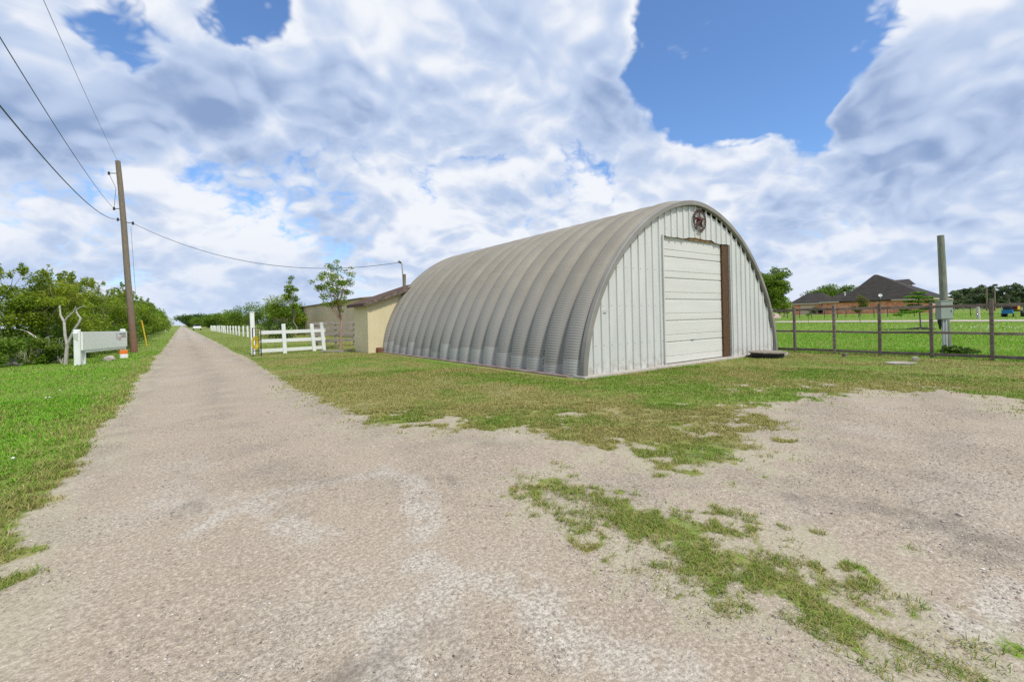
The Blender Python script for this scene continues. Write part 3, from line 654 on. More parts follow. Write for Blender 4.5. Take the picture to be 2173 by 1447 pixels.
def build_star():
    c = Vector((12.925, HY - .06, 4.352)); S = thing('star_ornament', 'dark red metal star in a twisted ring hung above the overhead door', 'wall ornament', c)
    M_red = mat('dark_red_enamel', (.045, .008, .006), (.10, .018, .012), 5, .45); M_iron = mat('rusty_iron_ring', (.035, .022, .018), (.11, .055, .04), 14, .7)
    R, r = .30, .118; V = [(c.x, c.y - .065, c.z)]
    for k in range(10):
        a = math.pi / 2 + k * math.pi / 5; q = R if k % 2 == 0 else r; V.append((c.x + q * math.cos(a), c.y, c.z + q * math.sin(a)))
    V.append((c.x, c.y + .008, c.z))
    MB().add(V, [(0, 1 + k, 1 + (k + 1) % 10) for k in range(10)] + [(11, 1 + (k + 1) % 10, 1 + k) for k in range(10)]).build('star', M_red, S)
    for rad, th in ((.335, .016), (.268, .010)):
        b = MB(); b.tube([(c.x + rad * math.cos(t), c.y, c.z + rad * math.sin(t)) for t in np.linspace(0, 2 * math.pi, 49)], th, 6, False); b.build('ring', M_iron, S)
    b = MB()
    for j in range(2): b.tube([(c.x + (.302 + .03 * math.cos(14 * t + j * math.pi)) * math.cos(t), c.y + .012 * math.sin(14 * t + j * math.pi), c.z + (.302 + .03 * math.cos(14 * t + j * math.pi)) * math.sin(t)) for t in np.linspace(0, 2 * math.pi, 169)], .006, 4, False)
    b.build('rope_twist', M_iron, S)
build_star()
def build_lid():
    c = Vector((15.62, 7.12, 0)); T = thing('well_cover', 'round weathered lid on a low black tub beside the hut door', 'lid', c)
    MB().lathe([(.0, .0), (.46, 0), (.50, .09), (.48, .155), (.0, .155)], c, 28).build('tub', mat('black_plastic', (.012, .012, .013), (.03, .03, .03), 8, .6), T)
    rng = random.Random(3); V = MB(); n = 26; rr = [.56 * (1 + rng.uniform(-.06, .05)) for _ in range(n)]
    V.prism([(c.x + rr[k] * math.cos(2 * math.pi * k / n), c.y + rr[k] * math.sin(2 * math.pi * k / n)) for k in range(n)], .157, .192, 'z').build('lid', mat('weathered_lid', (.17, .14, .11), (.31, .27, .22), 5, .9, .4), T)
    s = MB(); s.prism([(16.35, 7.15), (16.75, 6.95), (17.1, 7.1), (17.05, 7.5), (16.6, 7.65), (16.3, 7.45)], 0, .07, 'z')
    tag(s.build('flagstone', M_concrete), 'flat pale flagstone between the round lid and the corner fence post', 'stone')
    s = MB(); a = gp(1908, 771); rng = random.Random(8)
    s.prism([(a.x + (.50 + rng.uniform(-.14, .1)) * math.cos(t) * 1.0, a.y + (.32 + rng.uniform(-.10, .06)) * math.sin(t)) for t in np.linspace(0, 2 * math.pi, 15)[:-1]], -.02, .028, 'z')
    tag(s.build('concrete_slab', mat('dirty_slab', (.24, .215, .17), (.42, .385, .325), 4, .95, .4)), 'small pale concrete slab lying flush in the grass before the fence', 'slab')
    for i, (px, py, w, lab) in enumerate([(1942, 766, .14, 'small pale concrete block in the grass by the fence'), (1792, 757, .12, 'short brown wood stub in the grass by the fence')]):
        a = gp(px, py); tag(MB().box((a.x, a.y, .05), (w, w * .9, .13), rz=.4 + i, ch=.012).build('concrete_block' if i == 0 else 'wood_stub', M_concrete if i == 0 else M_wood), lab, 'block' if i == 0 else 'stub')
build_lid()

# ------------------------------------------------------------------ wooden rail fence on the right
def build_fence():
    FX = 18.22; sp = 1.256; ys = [7.32 + sp - sp * k for k in range(10)]
    T = thing('rail_fence', 'weathered three-rail wooden fence running from the hut corner', 'fence', (FX, 7.32, 0)); rng = random.Random(2)
    for i, y in enumerate(ys):
        h = 1.67 + rng.uniform(-.03, .05); dx = rng.uniform(-.015, .015)
        MB().beam((FX, y, -.05), (FX + dx, y + rng.uniform(-.012, .012), h), .082, .082, ch=.008, upv=(1, 0, 0)).build('post', M_wood, T)
    for i in range(len(ys) - 1):
        a, b = ys[i] , ys[i + 1]
        for z, w in ((1.54, .078), (.755, .074), (.10, .09)):
            MB().beam((FX + .062, a - .002, z + rng.uniform(-.012, .012)), (FX + .062, b + .002, z + rng.uniform(-.012, .012)), .038, w, ch=.005).build('rail', M_wood, T)
build_fence()
def build_box_pole():
    b = Vector((20.5, 3.60, 0)); dep = b.dot(fw)
    T = thing('service_pole', 'greenish treated wood pole carrying a grey electrical box behind the fence', 'pole', b)
    t = at(1996, 500, dep + .1); m1 = at(2003, 640, dep)
    MB().tube([b - Vector((0, 0, .1)), b.lerp(m1, .5), m1, t.lerp(m1, .5) + Vector((.01, 0, 0)), t], [.115, .11, .105, .10, .092], 16).build('pole_shaft', M_polegreen, T)
    c = at(2003.5, 658.5, dep - .25); rz = math.atan2(rt.y, rt.x) + .12
    B = MB().box(c, (.47, .17, .59), rz=rz, ch=.012).build('electrical_box', M_box, T)
    MB().box(c + Vector((0, 0, .30)), (.49, .20, .025), rz=rz, ch=.006).build('box_cap', M_box, B)
    MB().box(c - fw * .09, (.43, .012, .53), rz=rz, ch=.004).build('box_door', M_box, B)
    MB().box(c - fw * .10 + rt * .17, (.03, .015, .07), rz=rz).build('door_hasp', M_galv, B)
    for k, (off, r) in enumerate(((-.05, .035), (.035, .045))):
        q = c + rt * off; MB().tube([(q.x, q.y, c.z - .26), (q.x, q.y, .0)], r, 12).build('conduit', M_galv, T)
    q = c - rt * .16; MB().tube([(q.x, q.y, c.z - .26), (q.x, q.y, c.z - .38), (q.x + .06, q.y, c.z - .5), (q.x + .07, q.y, c.z - .62)], [.05, .05, .035, .02], 10).build('cable_boot', M_black, T)
build_box_pole()

# ------------------------------------------------------------------ vegetation
def leaves(clumps, n, size, seed, cols, flat=.35, shell=.45):
    rng = np.random.default_rng(seed); c = np.array([q[:3] for q in clumps], float); r = np.array([q[3:6] if len(q) >= 6 else (q[3],) * 3 for q in clumps], float)
    w = (r.prod(1)) ** .7; k = rng.choice(len(c), n, p=w / w.sum())
    u = rng.normal(size=(n, 3)); u /= np.linalg.norm(u, axis=1, keepdims=True); P = c[k] + u * r[k] * (rng.random(n) ** shell)[:, None]
    d = rng.normal(size=(n, 3)); d[:, 2] *= .55; d[:, 2] -= .15; d /= np.linalg.norm(d, axis=1, keepdims=True)
    nm = rng.normal(size=(n, 3)); nm[:, 2] = np.abs(nm[:, 2]) + flat; s = np.cross(d, nm); s /= np.linalg.norm(s, axis=1, keepdims=True) + 1e-9
    l = size * rng.uniform(.55, 1.35, n)[:, None]; b = np.cross(s, d)
    V = np.stack([P - d * l * .5, P + s * l * .27 + b * l * .07, P + d * l * .5 - b * l * .05, P - s * l * .27 + b * l * .07], 1).reshape(-1, 3); F = np.arange(4 * n).reshape(-1, 4)
    cols = np.array(cols, float); cc = cols[rng.integers(0, len(cols), len(c))][k]; lc = cols[rng.integers(0, len(cols), n)]; C = (cc * .6 + lc * .4) * rng.uniform(.7, 1.35, (n, 1))
    return V, F, np.repeat(C, 4, 0)
GR_BRIGHT = [(.24, .34, .022), (.30, .38, .028), (.16, .26, .018), (.34, .34, .045), (.20, .29, .02)]
GR_MID = [(.14, .25, .02), (.19, .30, .026), (.10, .19, .017), (.21, .29, .032)]
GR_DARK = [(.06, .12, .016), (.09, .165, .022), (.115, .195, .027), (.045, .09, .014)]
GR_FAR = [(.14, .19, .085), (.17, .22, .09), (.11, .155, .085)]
def limb(mb, a, b, r0, r1, rng, n=5, wob=.12, sides=7):
    a = Vector(a); b = Vector(b); L = (b - a).length; pts = []
    for i in range(n + 1):
        t = i / n; p = a.lerp(b, t); k = math.sin(t * math.pi) * wob * L
        pts.append(p + Vector((rng.uniform(-k, k), rng.uniform(-k, k), rng.uniform(-k, k) * .5 + k * .35)))
    mb.tube(pts, [r0 + (r1 - r0) * i / n for i in range(n + 1)], sides); return pts
def tree(name, label, cat, base, trunk_h, crown, nleaf, lsize, cols, seed, nclump=26, cr=.34, tr=.12, group=None, bark=None, shape=1., stems=1, lean=(0, 0), shell=.45, low=.0, wisps=0):
    """crown = (cx, cy, cz, rx, ry, rz) relative to the base"""
    rng = random.Random(seed); base = Vector(base); T = thing(name, label, cat, base, group); cx, cy, cz, rx, ry, rz = crown
    cl = []; C = base + Vector((cx, cy, cz))
    for i in range(nclump):
        while True:
            u = Vector((rng.uniform(-1, 1), rng.uniform(-1, 1), rng.uniform(-1, 1)))
            if .3 < u.length < 1: break
        if u.z < low: u.z = abs(u.z) * .6 + low
        f = rng.uniform(.6, 1.); s = rng.uniform(.65, 1.25) * cr * (rx + ry + rz) / 3
        cl.append((C.x + u.x * rx * f, C.y + u.y * ry * f, C.z + u.z * rz * f, s * rng.uniform(.8, 1.3), s * rng.uniform(.8, 1.3), s * rng.uniform(.55, .9)))
    w = MB()
    for s in range(stems):
        b0 = base + Vector((rng.uniform(-.3, .3), rng.uniform(-.3, .3), 0)) * (stems > 1)
        top = base + Vector((cx * .6 + lean[0] + rng.uniform(-.5, .5) * (stems > 1) * rx, cy * .6 + lean[1] + rng.uniform(-.5, .5) * (stems > 1) * ry, trunk_h))
        pts = limb(w, b0 - Vector((0, 0, .08)), top, tr, tr * .62, rng, 5, .06, 9)
        for i, q in enumerate(cl):
            if i % stems == s and i < 22 * stems: limb(w, pts[rng.choice([3, 4, 5])], q[:3], tr * .36, tr * .08, rng, 4, .12, 5)
    if wisps:
        for i in range(wisps):
            a_ = rng.uniform(0, 6.28); f = rng.uniform(.2, .95); p = C + Vector((math.cos(a_) * rx * f, math.sin(a_) * ry * f, rz * math.sqrt(max(.05, 1 - f * f)) * .85)); e = p + Vector((rng.uniform(-.35, .35), rng.uniform(-.35, .35), rng.uniform(.2, .65)))
            p0 = Vector(min(cl[:min(nclump, 22 * stems)], key=lambda q: (Vector(q[:3]) - p).length)[:3]); limb(w, p0, e, .012, .004, rng, 3, .08, 4)
            for t in (.45, .7, 1.): c_ = p.lerp(e, t); r_ = rng.uniform(.07, .16); cl.append((c_.x, c_.y, c_.z, r_, r_, r_ * 1.3))
    w.build('trunk', bark or M_bark, T)
    V, F, K = leaves(cl, nleaf, lsize, seed, cols, shell=shell); V = V - np.array(org(T))
    link('crown', np_mesh('crown', V, F, cols=K), M_leaf, T); return T
# thicket along the left of the lane
def thicket():
    labs = ['tall tangled shrub at the left picture edge with sky showing through', 'dense bright green shrub behind the left end of the white sign', 'yellow-green shrub behind the middle of the white sign', 'leafy shrub rising behind the utility pole', 'rounded shrub just beyond the utility pole', 'shrub beside the yellow marker post', 'shrub second beyond the yellow marker post', 'shrub third beyond the yellow marker post', 'shrub midway along the far hedge line', 'shrub toward the far end of the hedge line', 'distant shrub near the end of the hedge line', 'last distant shrub where the hedge meets the horizon']
    spots = [(-7.4, 27.8, 2.5, 2.1, 4.05), (-5.4, 29.2, 1.9, 2.0, 4.1), (-4.8, 33.2, 1.8, 2.3, 4.1), (-4.4, 38.2, 1.9, 2.6, 4.4), (-4.3, 43.5, 2.0, 3.0, 4.5), (-4.3, 50, 2.0, 3.6, 4.6), (-4.3, 57.5, 2.1, 4.2, 4.6), (-4.4, 66, 2.1, 5, 4.8), (-4.5, 77, 2.2, 7, 4.8), (-4.5, 92, 2.2, 9, 5.0), (-4.7, 113, 2.3, 13, 5.0), (-4.9, 145, 2.5, 20, 5.2)]
    for i, ((x, y, rx, ry, h), lab) in enumerate(zip(spots, labs)):
        top = h * (.38 if i < 2 else .46)
        if i >= 2: top = h * .52
        tree('shrub', lab, 'shrub', (x, y, 0), h * .5, (0, 0, h - top, rx, ry, top), 15000 if i < 4 else 9500, (.115 if i < 4 else .17) * (1 + max(0, i - 5) * .17), GR_BRIGHT if i < 4 else GR_BRIGHT[:3] + GR_MID, 100 + i, nclump=34 + (i > 7) * 16, cr=.27 if i < 8 else .20 , tr=.06, stems=4, group='thicket along the lane', low=-.75 if i < 2 else -.97, shell=.42, wisps=16 if i < 6 else 8)
    # undergrowth
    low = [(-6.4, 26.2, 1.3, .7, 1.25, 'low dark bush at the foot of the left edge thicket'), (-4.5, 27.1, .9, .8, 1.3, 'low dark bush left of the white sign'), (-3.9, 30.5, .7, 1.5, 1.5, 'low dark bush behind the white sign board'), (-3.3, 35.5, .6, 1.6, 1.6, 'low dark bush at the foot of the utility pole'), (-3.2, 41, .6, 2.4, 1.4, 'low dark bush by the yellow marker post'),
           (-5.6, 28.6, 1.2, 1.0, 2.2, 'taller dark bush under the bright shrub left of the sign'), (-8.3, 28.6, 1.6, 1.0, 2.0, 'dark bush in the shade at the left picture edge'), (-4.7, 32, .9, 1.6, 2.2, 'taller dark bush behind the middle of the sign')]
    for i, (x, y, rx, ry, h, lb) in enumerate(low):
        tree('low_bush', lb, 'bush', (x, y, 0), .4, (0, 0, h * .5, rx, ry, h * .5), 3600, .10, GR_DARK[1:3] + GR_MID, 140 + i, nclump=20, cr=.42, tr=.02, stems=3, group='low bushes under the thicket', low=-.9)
    # bare pale branches
    rng = random.Random(31)
    b = gp(139, 773); T = thing('bare_tree', 'forked leafless pale tree left of the white sign', 'tree', b); dep = b.dot(fw); w = MB()
    p = lambda x, y, k=0: at(x, y, dep + k)
    w.tube([b - Vector((0, 0, .05)), p(141, 750), p(143, 732)], [.075, .065, .06], 8); w.tube([p(143, 732), p(138, 712), p(136, 683), p(128, 668), p(127, 648)], [.055, .05, .045, .035, .02], 7)
    w.tube([p(136, 683), p(144, 672), p(156, 662), p(161, 650)], [.035, .03, .022, .012], 6); w.tube([p(143, 732), p(150, 716), p(157, 700), p(168, 684), p(171, 675), p(163, 664), p(162, 657), p(170, 652), p(181, 649)], [.055, .05, .045, .04, .036, .032, .028, .02, .01], 7)
    w.build('trunk', M_bare, T)
    for j, (lab, pts) in enumerate([('fallen pale dead branch sloping down to the sign', [(60, 705), (85, 722), (110, 745), (132, 766)]), ('long pale horizontal dead limb at the left edge', [(-20, 702), (20, 699), (45, 705), (62, 712)])]):
        D = MB(); P = [at(x, y, dep + .6 + j) for x, y in pts]
        D.tube(P, [.035, .05, .045, .03], 7)
        for k in range(9):
            q = P[rng.randrange(4)]; e = q + Vector((rng.uniform(-.6, .6), rng.uniform(-.4, .4), rng.uniform(-.7, .3))); e.z = max(.02, e.z); limb(D, q, e, .014, .005, rng, 3, .1, 5)
        D.tube([P[1], Vector((P[1].x, P[1].y, -.02))], .02, 6)
        tag(D.build('dead_branch', M_bare), lab, 'branch')
    for k in range(7):
        q = gp(20 + k * 17, 774); D = MB(); h = rng.uniform(.7, 1.5)
        for s in range(4): limb(D, q + Vector((0, .8, -.03)), q + Vector((rng.uniform(-.6, .6), .8 + rng.uniform(-.3, .3), h * rng.uniform(.6, 1))), .022, .006, rng, 4, .12, 5)
        tag(D.build('dead_twig', M_bare), '%s spray of grey leafless twigs from the left picture edge' % ['first', 'second', 'third', 'fourth', 'fifth', 'sixth', 'seventh'][k], 'twig', 'grey twigs in the left thicket')
thicket()
def other_trees():
    # two thin trees by the white gate
    B = gp(722, 741); M_pink = mat('pinkish_bark', (.30, .19, .14), (.42, .29, .23), 9, .85, .3)
    tree('slender_tree', 'slender light-barked tree growing between the white gate and tan shed', 'tree', B, 2.5, (-.25, .0, 3.45, 1.3, 1.2, 1.75), 4200, .10, GR_MID + GR_BRIGHT[:2], 201, nclump=50, cr=.18, tr=.07, lean=(.25, 0), bark=M_pink, low=-.95)
    b = at(628, 690, 36); b.z = 0
    tree('slender_tree', 'thin wispy tree standing behind the middle of the white gate', 'tree', b, 2.6, (-.35, .1, 3.6, .8, .8, 1.9), 2600, .12, GR_MID + GR_BRIGHT[:2], 202, nclump=30, cr=.2, tr=.06, low=-.95)
    specs = [(598, 52, 2.6, 5.2, 'tall bushy tree directly behind the tall white gate post', GR_BRIGHT[:3] + GR_MID), (565, 62, 3.0, 5.0, 'bushy tree left of the tall white post', GR_MID), (640, 60, 3.0, 3.9, 'green bush left of the long tan building', GR_MID), (525, 88, 4.0, 4.6, 'bushy tree above the row of white fence posts', GR_MID + GR_BRIGHT[:1]), (492, 112, 5.0, 5.0, 'farther bushy tree above the white fence posts', GR_MID), (466, 150, 5.5, 5.4, 'distant tree right of the lane end', GR_MID), (445, 200, 7, 6.0, 'distant tree beside the lane end cars', GR_MID), (415, 290, 12, 8, 'dark distant tree closing the end of the lane', GR_DARK), (425, 340, 14, 8.5, 'farthest dark tree behind the lane end', GR_DARK), (618, 95, 5, 4.2, 'distant bush behind the thin wispy tree', GR_MID)]
    for i, (px, dep, r, h, lab, cols) in enumerate(specs):
        b = at(px, 690, dep); b.z = 0
        if px < 440 and dep > 250: b.x -= 3
        tree('roadside_tree', lab, 'tree', b, h * .4, (0, 0, h * .54, r, r, h * .46), 7000, .19 * max(1, dep / 70), cols, 220 + i, nclump=26, cr=.34, tr=.1 * max(1, dep / 90), stems=2, group='trees beyond the white fence', low=-.95)
    b = at(562, 690, 38); b.z = 0
    tree('low_bush', 'dark rounded bush behind the left half of the white gate', 'bush', at(600, 690, 36) * 1, .6, (0, 0, -.55, 1.6, 1.3, .9), 2600, .13, GR_DARK, 240, nclump=18, cr=.42, tr=.03, stems=3, low=-.8)
    # right side
    def R(px, X): 
        a = HEAD + math.atan((px - CX) / FPX); return Vector((X, X / math.tan(a), tz(X, 0)))
    tree('shade_tree', 'full round green tree rising behind the right edge of the hut', 'tree', R(1634, 62), 2.6, (0, 0, 4.0, 2.35, 2.35, 3.3), 20000, .27, GR_MID + GR_BRIGHT[2:3], 250, nclump=80, cr=.32, tr=.22, low=-.9)
    tree('shade_tree', 'pale young tree at the right of the round green tree', 'tree', R(1664, 95), 1.2, (0, 0, 2.0, 2.2, 2.2, 1.9), 2200, .3, GR_BRIGHT, 251, nclump=16, cr=.36, tr=.1, low=-.8)
    tree('shade_tree', 'broad tree showing above the garage roof of the brick house', 'tree', R(1766, 158), 3.5, (0, 0, 5.2, 7.0, 7.0, 3.9), 9000, .55, GR_MID + GR_DARK[2:], 252, nclump=60, cr=.34, tr=.3, low=-.9)
    b = R(1825, 50.6); tree('young_tree', 'small young tree with reddish top in front of the brick wall', 'tree', b, 1.0, (0, 0, 1.75, .66, .66, .82), 2200, .11, [(.16, .17, .03), (.24, .13, .03), (.12, .2, .03)], 253, nclump=16, cr=.34, tr=.03, low=-.9)
    b = R(1716, 45); tree('young_tree', 'thin staked sapling beside the driveway', 'tree', b, .8, (0, 0, .9, .22, .22, .35), 220, .10, GR_MID, 254, nclump=6, cr=.45, tr=.018)
    # layered feathery tree in a mulch ring
    b = R(1954, 38.5); rng = random.Random(5); T = thing('young_tree', 'feathery young tree with flat leafy tiers in a dark mulch ring', 'tree', b); w = MB(); tp = at(1949, 640, b.dot(fw)); w.tube([b - Vector((0, 0, .05)), b.lerp(tp, .5) + Vector((.02, 0, 0)), tp, at(1948, 622, b.dot(fw))], [.05, .042, .032, .012], 7); cl = []
    dep = b.dot(fw)
    for (px, py, hw) in [(1950, 622, 14), (1938, 630, 16), (1962, 632, 18), (1975, 640, 16), (1930, 640, 12), (1925, 663, 16), (1945, 660, 14), (1905, 668, 9), (1965, 655, 12), (1938, 648, 14), (1950, 640, 10), (1918, 658, 10)]:
        c = at(px, py, dep + rng.uniform(-.5, .5)); limb(w, b.lerp(tp, rng.uniform(.8, 1)), c, .014, .005, rng, 3, .06, 5); s = hw / FPX * dep; cl.append((c.x, c.y, c.z, s, s, .07))
    w.build('trunk', M_bark, T); V, F, K = leaves(cl, 4200, .14, 7, [(.15, .32, .02), (.2, .38, .03), (.11, .25, .018)], flat=1.5); V = V - np.array(b); link('crown', np_mesh('crown', V, F, cols=K), M_leaf, T)
    mu = MB().lathe([(.78, 0), (.6, .06), (.3, .12), (.02, .14)], b, 18).build('mulch_ring', mat('mulch', (.012, .011, .01), (.035, .03, .026), 12, .95, .6)); tag(mu, 'dark mound of mulch round the feathery young tree', 'mulch')
    # weeds at the service pole
    a = gp(2032, 751); V, F, K = leaves([(a.x, a.y, .10, .35, .35, .12), (a.x - .3, a.y + .1, .14, .3, .3, .16), (a.x + .3, a.y - .2, .07, .35, .3, .08)], 420, .16, 77, GR_DARK + GR_MID[:2])
    tag(link('weed_clump', np_mesh('weed_clump', V, F, cols=K), M_leaf), 'leafy dark green weeds at the foot of the service pole', 'weeds')
    # far tree line on the right
    rng = random.Random(12); pines = ['tall thin-crowned pine', 'broad dark oak', 'rounded dark tree']
    xs = [2004, 2022, 2032, 2044, 2056, 2066, 2076, 2086, 2098, 2108, 2118, 2130, 2142, 2152, 2163, 2174, 2188, 2200]
    for i, px in enumerate(xs):
        k = (0 if i % 2 else 2) if px < 2120 else (0 if i % 3 == 0 else 1); b = R(px, rng.uniform(205, 260)); h = {0: 7.6, 1: 6.4, 2: 6.0}[k] * rng.uniform(.9, 1.1)
        if px < 2030: h = 6.2
        cz, rz_ = (h * .72, h * .30) if k == 0 else (h * .52, h * .5)
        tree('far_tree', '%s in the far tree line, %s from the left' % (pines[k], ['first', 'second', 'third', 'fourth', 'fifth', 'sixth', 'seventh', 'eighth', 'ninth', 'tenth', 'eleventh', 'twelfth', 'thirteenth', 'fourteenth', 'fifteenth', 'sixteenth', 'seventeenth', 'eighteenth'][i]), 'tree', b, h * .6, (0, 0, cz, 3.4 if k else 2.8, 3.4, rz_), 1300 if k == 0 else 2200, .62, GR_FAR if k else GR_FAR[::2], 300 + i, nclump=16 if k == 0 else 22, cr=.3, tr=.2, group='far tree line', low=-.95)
    for i in range(26):
        a = R(1668 + i * 21, 285 + 30 * (i % 3)); h = rng.uniform(3.4, 4.4)
        if 1668 < 1668 + i * 21 < 2010 and i % 2: continue
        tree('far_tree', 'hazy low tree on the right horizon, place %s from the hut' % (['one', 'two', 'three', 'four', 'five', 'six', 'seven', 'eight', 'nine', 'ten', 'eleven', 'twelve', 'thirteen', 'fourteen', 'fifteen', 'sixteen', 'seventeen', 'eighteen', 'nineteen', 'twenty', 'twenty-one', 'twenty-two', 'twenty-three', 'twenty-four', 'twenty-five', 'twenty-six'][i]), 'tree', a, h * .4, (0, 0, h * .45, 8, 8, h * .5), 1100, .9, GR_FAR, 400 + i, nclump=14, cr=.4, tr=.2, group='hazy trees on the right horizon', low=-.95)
other_trees()

# ------------------------------------------------------------------ left side: pole, wires, sign, gate, shed
def build_left():
    b = Vector((-2.21, 33.62, 0)); dep = b.dot(fw); top = at(250, 342, dep)
    T = thing('utility_pole', 'tall leaning wooden utility pole beside the lane', 'utility pole', b)
    pts = [b - Vector((0, 0, .1))] + [at(x, y, dep) for x, y in ((279, 680), (271, 590), (263, 480), (256, 400))] + [top]
    MB().tube(pts, [.175, .16, .15, .14, .13, .12], 14).build('pole_shaft', M_pole, T)
    def ins(px, py, ox, oy):
        a = at(px, py, dep); m_ = MB(); e = at(px + ox, py + oy, dep - .1); m_.tube([a, e], .022, 6)
        m_.lathe([(.02, -.09), (.065, -.08), (.04, -.04), (.07, 0), (.04, .03), (.06, .07), (.02, .10)], e, 10); return m_.build('insulator', M_black, T), e
    _, e1 = ins(253, 368, -22, 0); _, e2 = ins(262, 443, -20, 0); _, e3 = ins(264, 466, -14, 0); _, e4 = ins(268, 472, 14, 2)
    m_ = MB(); m_.tube([e1, at(246, 400, dep), e2], .012, 5); m_.build('jumper_wire', M_wire, T)
    MB().tube([at(268, 480, dep) + Vector((.2, 0, 0)), b + Vector((.22, .3, 0))], .008, 5).build('ground_wire', M_wire, T)
    def cable(name, lab, P, Q, sag, r, n=30):
        m_ = MB(); P = Vector(P); Q = Vector(Q)
        m_.tube([P.lerp(Q, i / n) - Vector((0, 0, sag * 4 * (i / n) * (1 - i / n))) for i in range(n + 1)], r, 6); tag(m_.build(name, M_wire), lab, 'cable', None)
    def through(P, px, py, X, ext):
        a = ray(px, py); q = Vector((0, 0, CAM_Z)) + a * (X / a.x); return q
    for lab, P, px, py, sag, r in (('highest overhead cable running from the utility pole to upper left', top, 92, 0, .12, .006), ('middle overhead cable running from the utility pole to the left', e2, 0, 80, .22, .009), ('lowest thick overhead cable sagging from the utility pole to the left', e3, 0, 225, .45, .013)):
        q = through(P, px, py, -2.2, 0); dirv = (q - P); E = P + dirv * 1.45; E.z += sag * 1.1
        m_ = MB(); n = 40; P = Vector(P)
        # parabola through pole end and the sighted point, carried on past it
        Lq = dirv.length; pts = []
        for i in range(n + 1):
            t = 1.5 * i / n; p = P + dirv * t; p.z = P.z + (q.z - P.z) * t - sag * 4 * t * (1 - t) ; pts.append(p)
        m_.tube(pts, r, 6); tag(m_.build('overhead_cable', M_wire), lab, 'cable')
    mast_top = at(848, 557, 22.3)
    cable('service_cable', 'slack service cable from the utility pole to the shed mast', e4, mast_top, 1.15, .013)
    # yellow marker
    b = Vector((-2.07, 42.67, 0)); dep = b.dot(fw); T2 = thing('marker_post', 'thin leaning yellow marker post at the hedge foot', 'post', b)
    MB().tube([b - Vector((0, 0, .05)), at(301, 682, dep)], .045, 8).build('post_shaft', mat('yellow_paint', (.55, .36, .02), (.62, .42, .04), 3, .6), T2)
    MB().tube([at(301.4, 686, dep), at(300.8, 680, dep)], .052, 8).build('post_cap', mat('yellow_cap', (.5, .33, .02), rough=.6), T2)
    # sign
    A = Vector((-3.36, 24.75, 0)); B = Vector((-2.32, 29.05, 0)); T = thing('sign_board', 'long blank white sign board on short white posts by the lane', 'sign', A)
    d = (B - A).normalized(); nrm = Vector((d.y, -d.x, 0))
    for q, hh, w in ((A, 1.42, .20), (A + d * .42, 1.30, .18), (B, 1.38, .2)): MB().beam(q - Vector((0, 0, .05)), q + Vector((0, 0, hh)), w, w, ch=.02, upv=(1, 0, 0)).build('post', M_white, T)
    MB().beam(A + d * .25 + Vector((0, 0, .0)), A + d * -.15 + Vector((0, 0, 1.3)), .10, .14, ch=.01, upv=nrm).build('brace', M_white, T)
    M_board = bpy.data.materials.new('sign_face'); M_board.use_nodes = True; N = M_board.node_tree.nodes; L = M_board.node_tree.links; bs = N['Principled BSDF']
    bs.inputs['Base Color'].default_value = (.60, .65, .60, 1); bs.inputs['Roughness'].default_value = .5
    MB().beam(A + d * .05 + Vector((0, 0, .95)) + nrm * .12, B + d * .05 + Vector((0, 0, .90)) + nrm * .12, .06, .74, ch=.008).build('board', mat('sign_face_white', (.76, .785, .745), (.82, .835, .80), 1.2, .5), T)
    MB().beam(A + d * .3 + Vector((0, 0, .52)) + nrm * .10, B + Vector((0, 0, .48)) + nrm * .10, .05, .10).build('lower_rail', M_white, T)
    # faded print at the right end of the board
    g = MB(); nf = nrm * .156
    def patch(t0, t1, z0, z1, c, nm_):
        a = A + d * t0 + nf; e = A + d * t1 + nf; m_ = MB(); m_.add([(a.x, a.y, z0), (e.x, e.y, z0), (e.x, e.y, z1), (a.x, a.y, z1)], [(0, 1, 2, 3)]); m_.build(nm_, mat(nm_ + '_ink', c, rough=.6), T)
    patch(3.55, 4.30, 1.13, 1.19, (.25, .30, .32), 'faded_print'); patch(3.75, 4.3, .98, 1.10, (.50, .36, .34), 'faded_print'); patch(3.45, 3.75, .86, 1.02, (.62, .44, .46), 'faded_print'); patch(3.2, 3.4, .92, 1.2, (.60, .60, .57), 'faded_print')
    o = at(262, 747, (B).dot(fw) - .55); R_ = thing('reflector_tag', 'orange marker plate on the right foot of the white sign', 'marker', o)
    MB().box(o, (.32, .05, .19), rz=math.atan2(rt.y, rt.x) + .5, ch=.02).build('plate', mat('orange_plastic', (.75, .17, .02), (.8, .22, .04), 4, .5), R_)
    MB().box((o.x, o.y + .03, .07), (.30, .24, .22), rz=.3, ch=.02).build('white_foot', M_white, R_)
    # stones at the verge
    rng = random.Random(6)
    for i, (px, py, s, lab) in enumerate([(232, 765, .22, 'grey rock in the weeds under the white sign'), (352, 704, .35, 'pinkish rock on the verge far up the lane'), (22, 776, .13, 'leftmost pale stone at the foot of the thicket'), (30, 775, .12, 'second pale stone at the foot of the thicket'), (40, 776, .1, 'third pale stone at the foot of the thicket')]):
        a = gp(px, py); bm = bmesh.new(); bmesh.ops.create_icosphere(bm, subdivisions=2, radius=s)
        for v in bm.verts: v.co *= rng.uniform(.8, 1.15); v.co.z *= .7
        me = bpy.data.meshes.new('rock'); bm.to_mesh(me); bm.free(); o = link('rock', me, mat('rock_%d' % i, (.30, .25, .22), (.50, .44, .40), 7, .9, .4)); o.location = (a.x, a.y, s * .3); tag(o, lab, 'rock')
    # white gate
    A = Vector((2.95, 24.15, 0)); B = Vector((6.22, 25.55, 0)); d = (B - A).normalized(); T = thing('white_gate', 'white three-rail wooden gate panel at the drive entrance', 'gate', A)
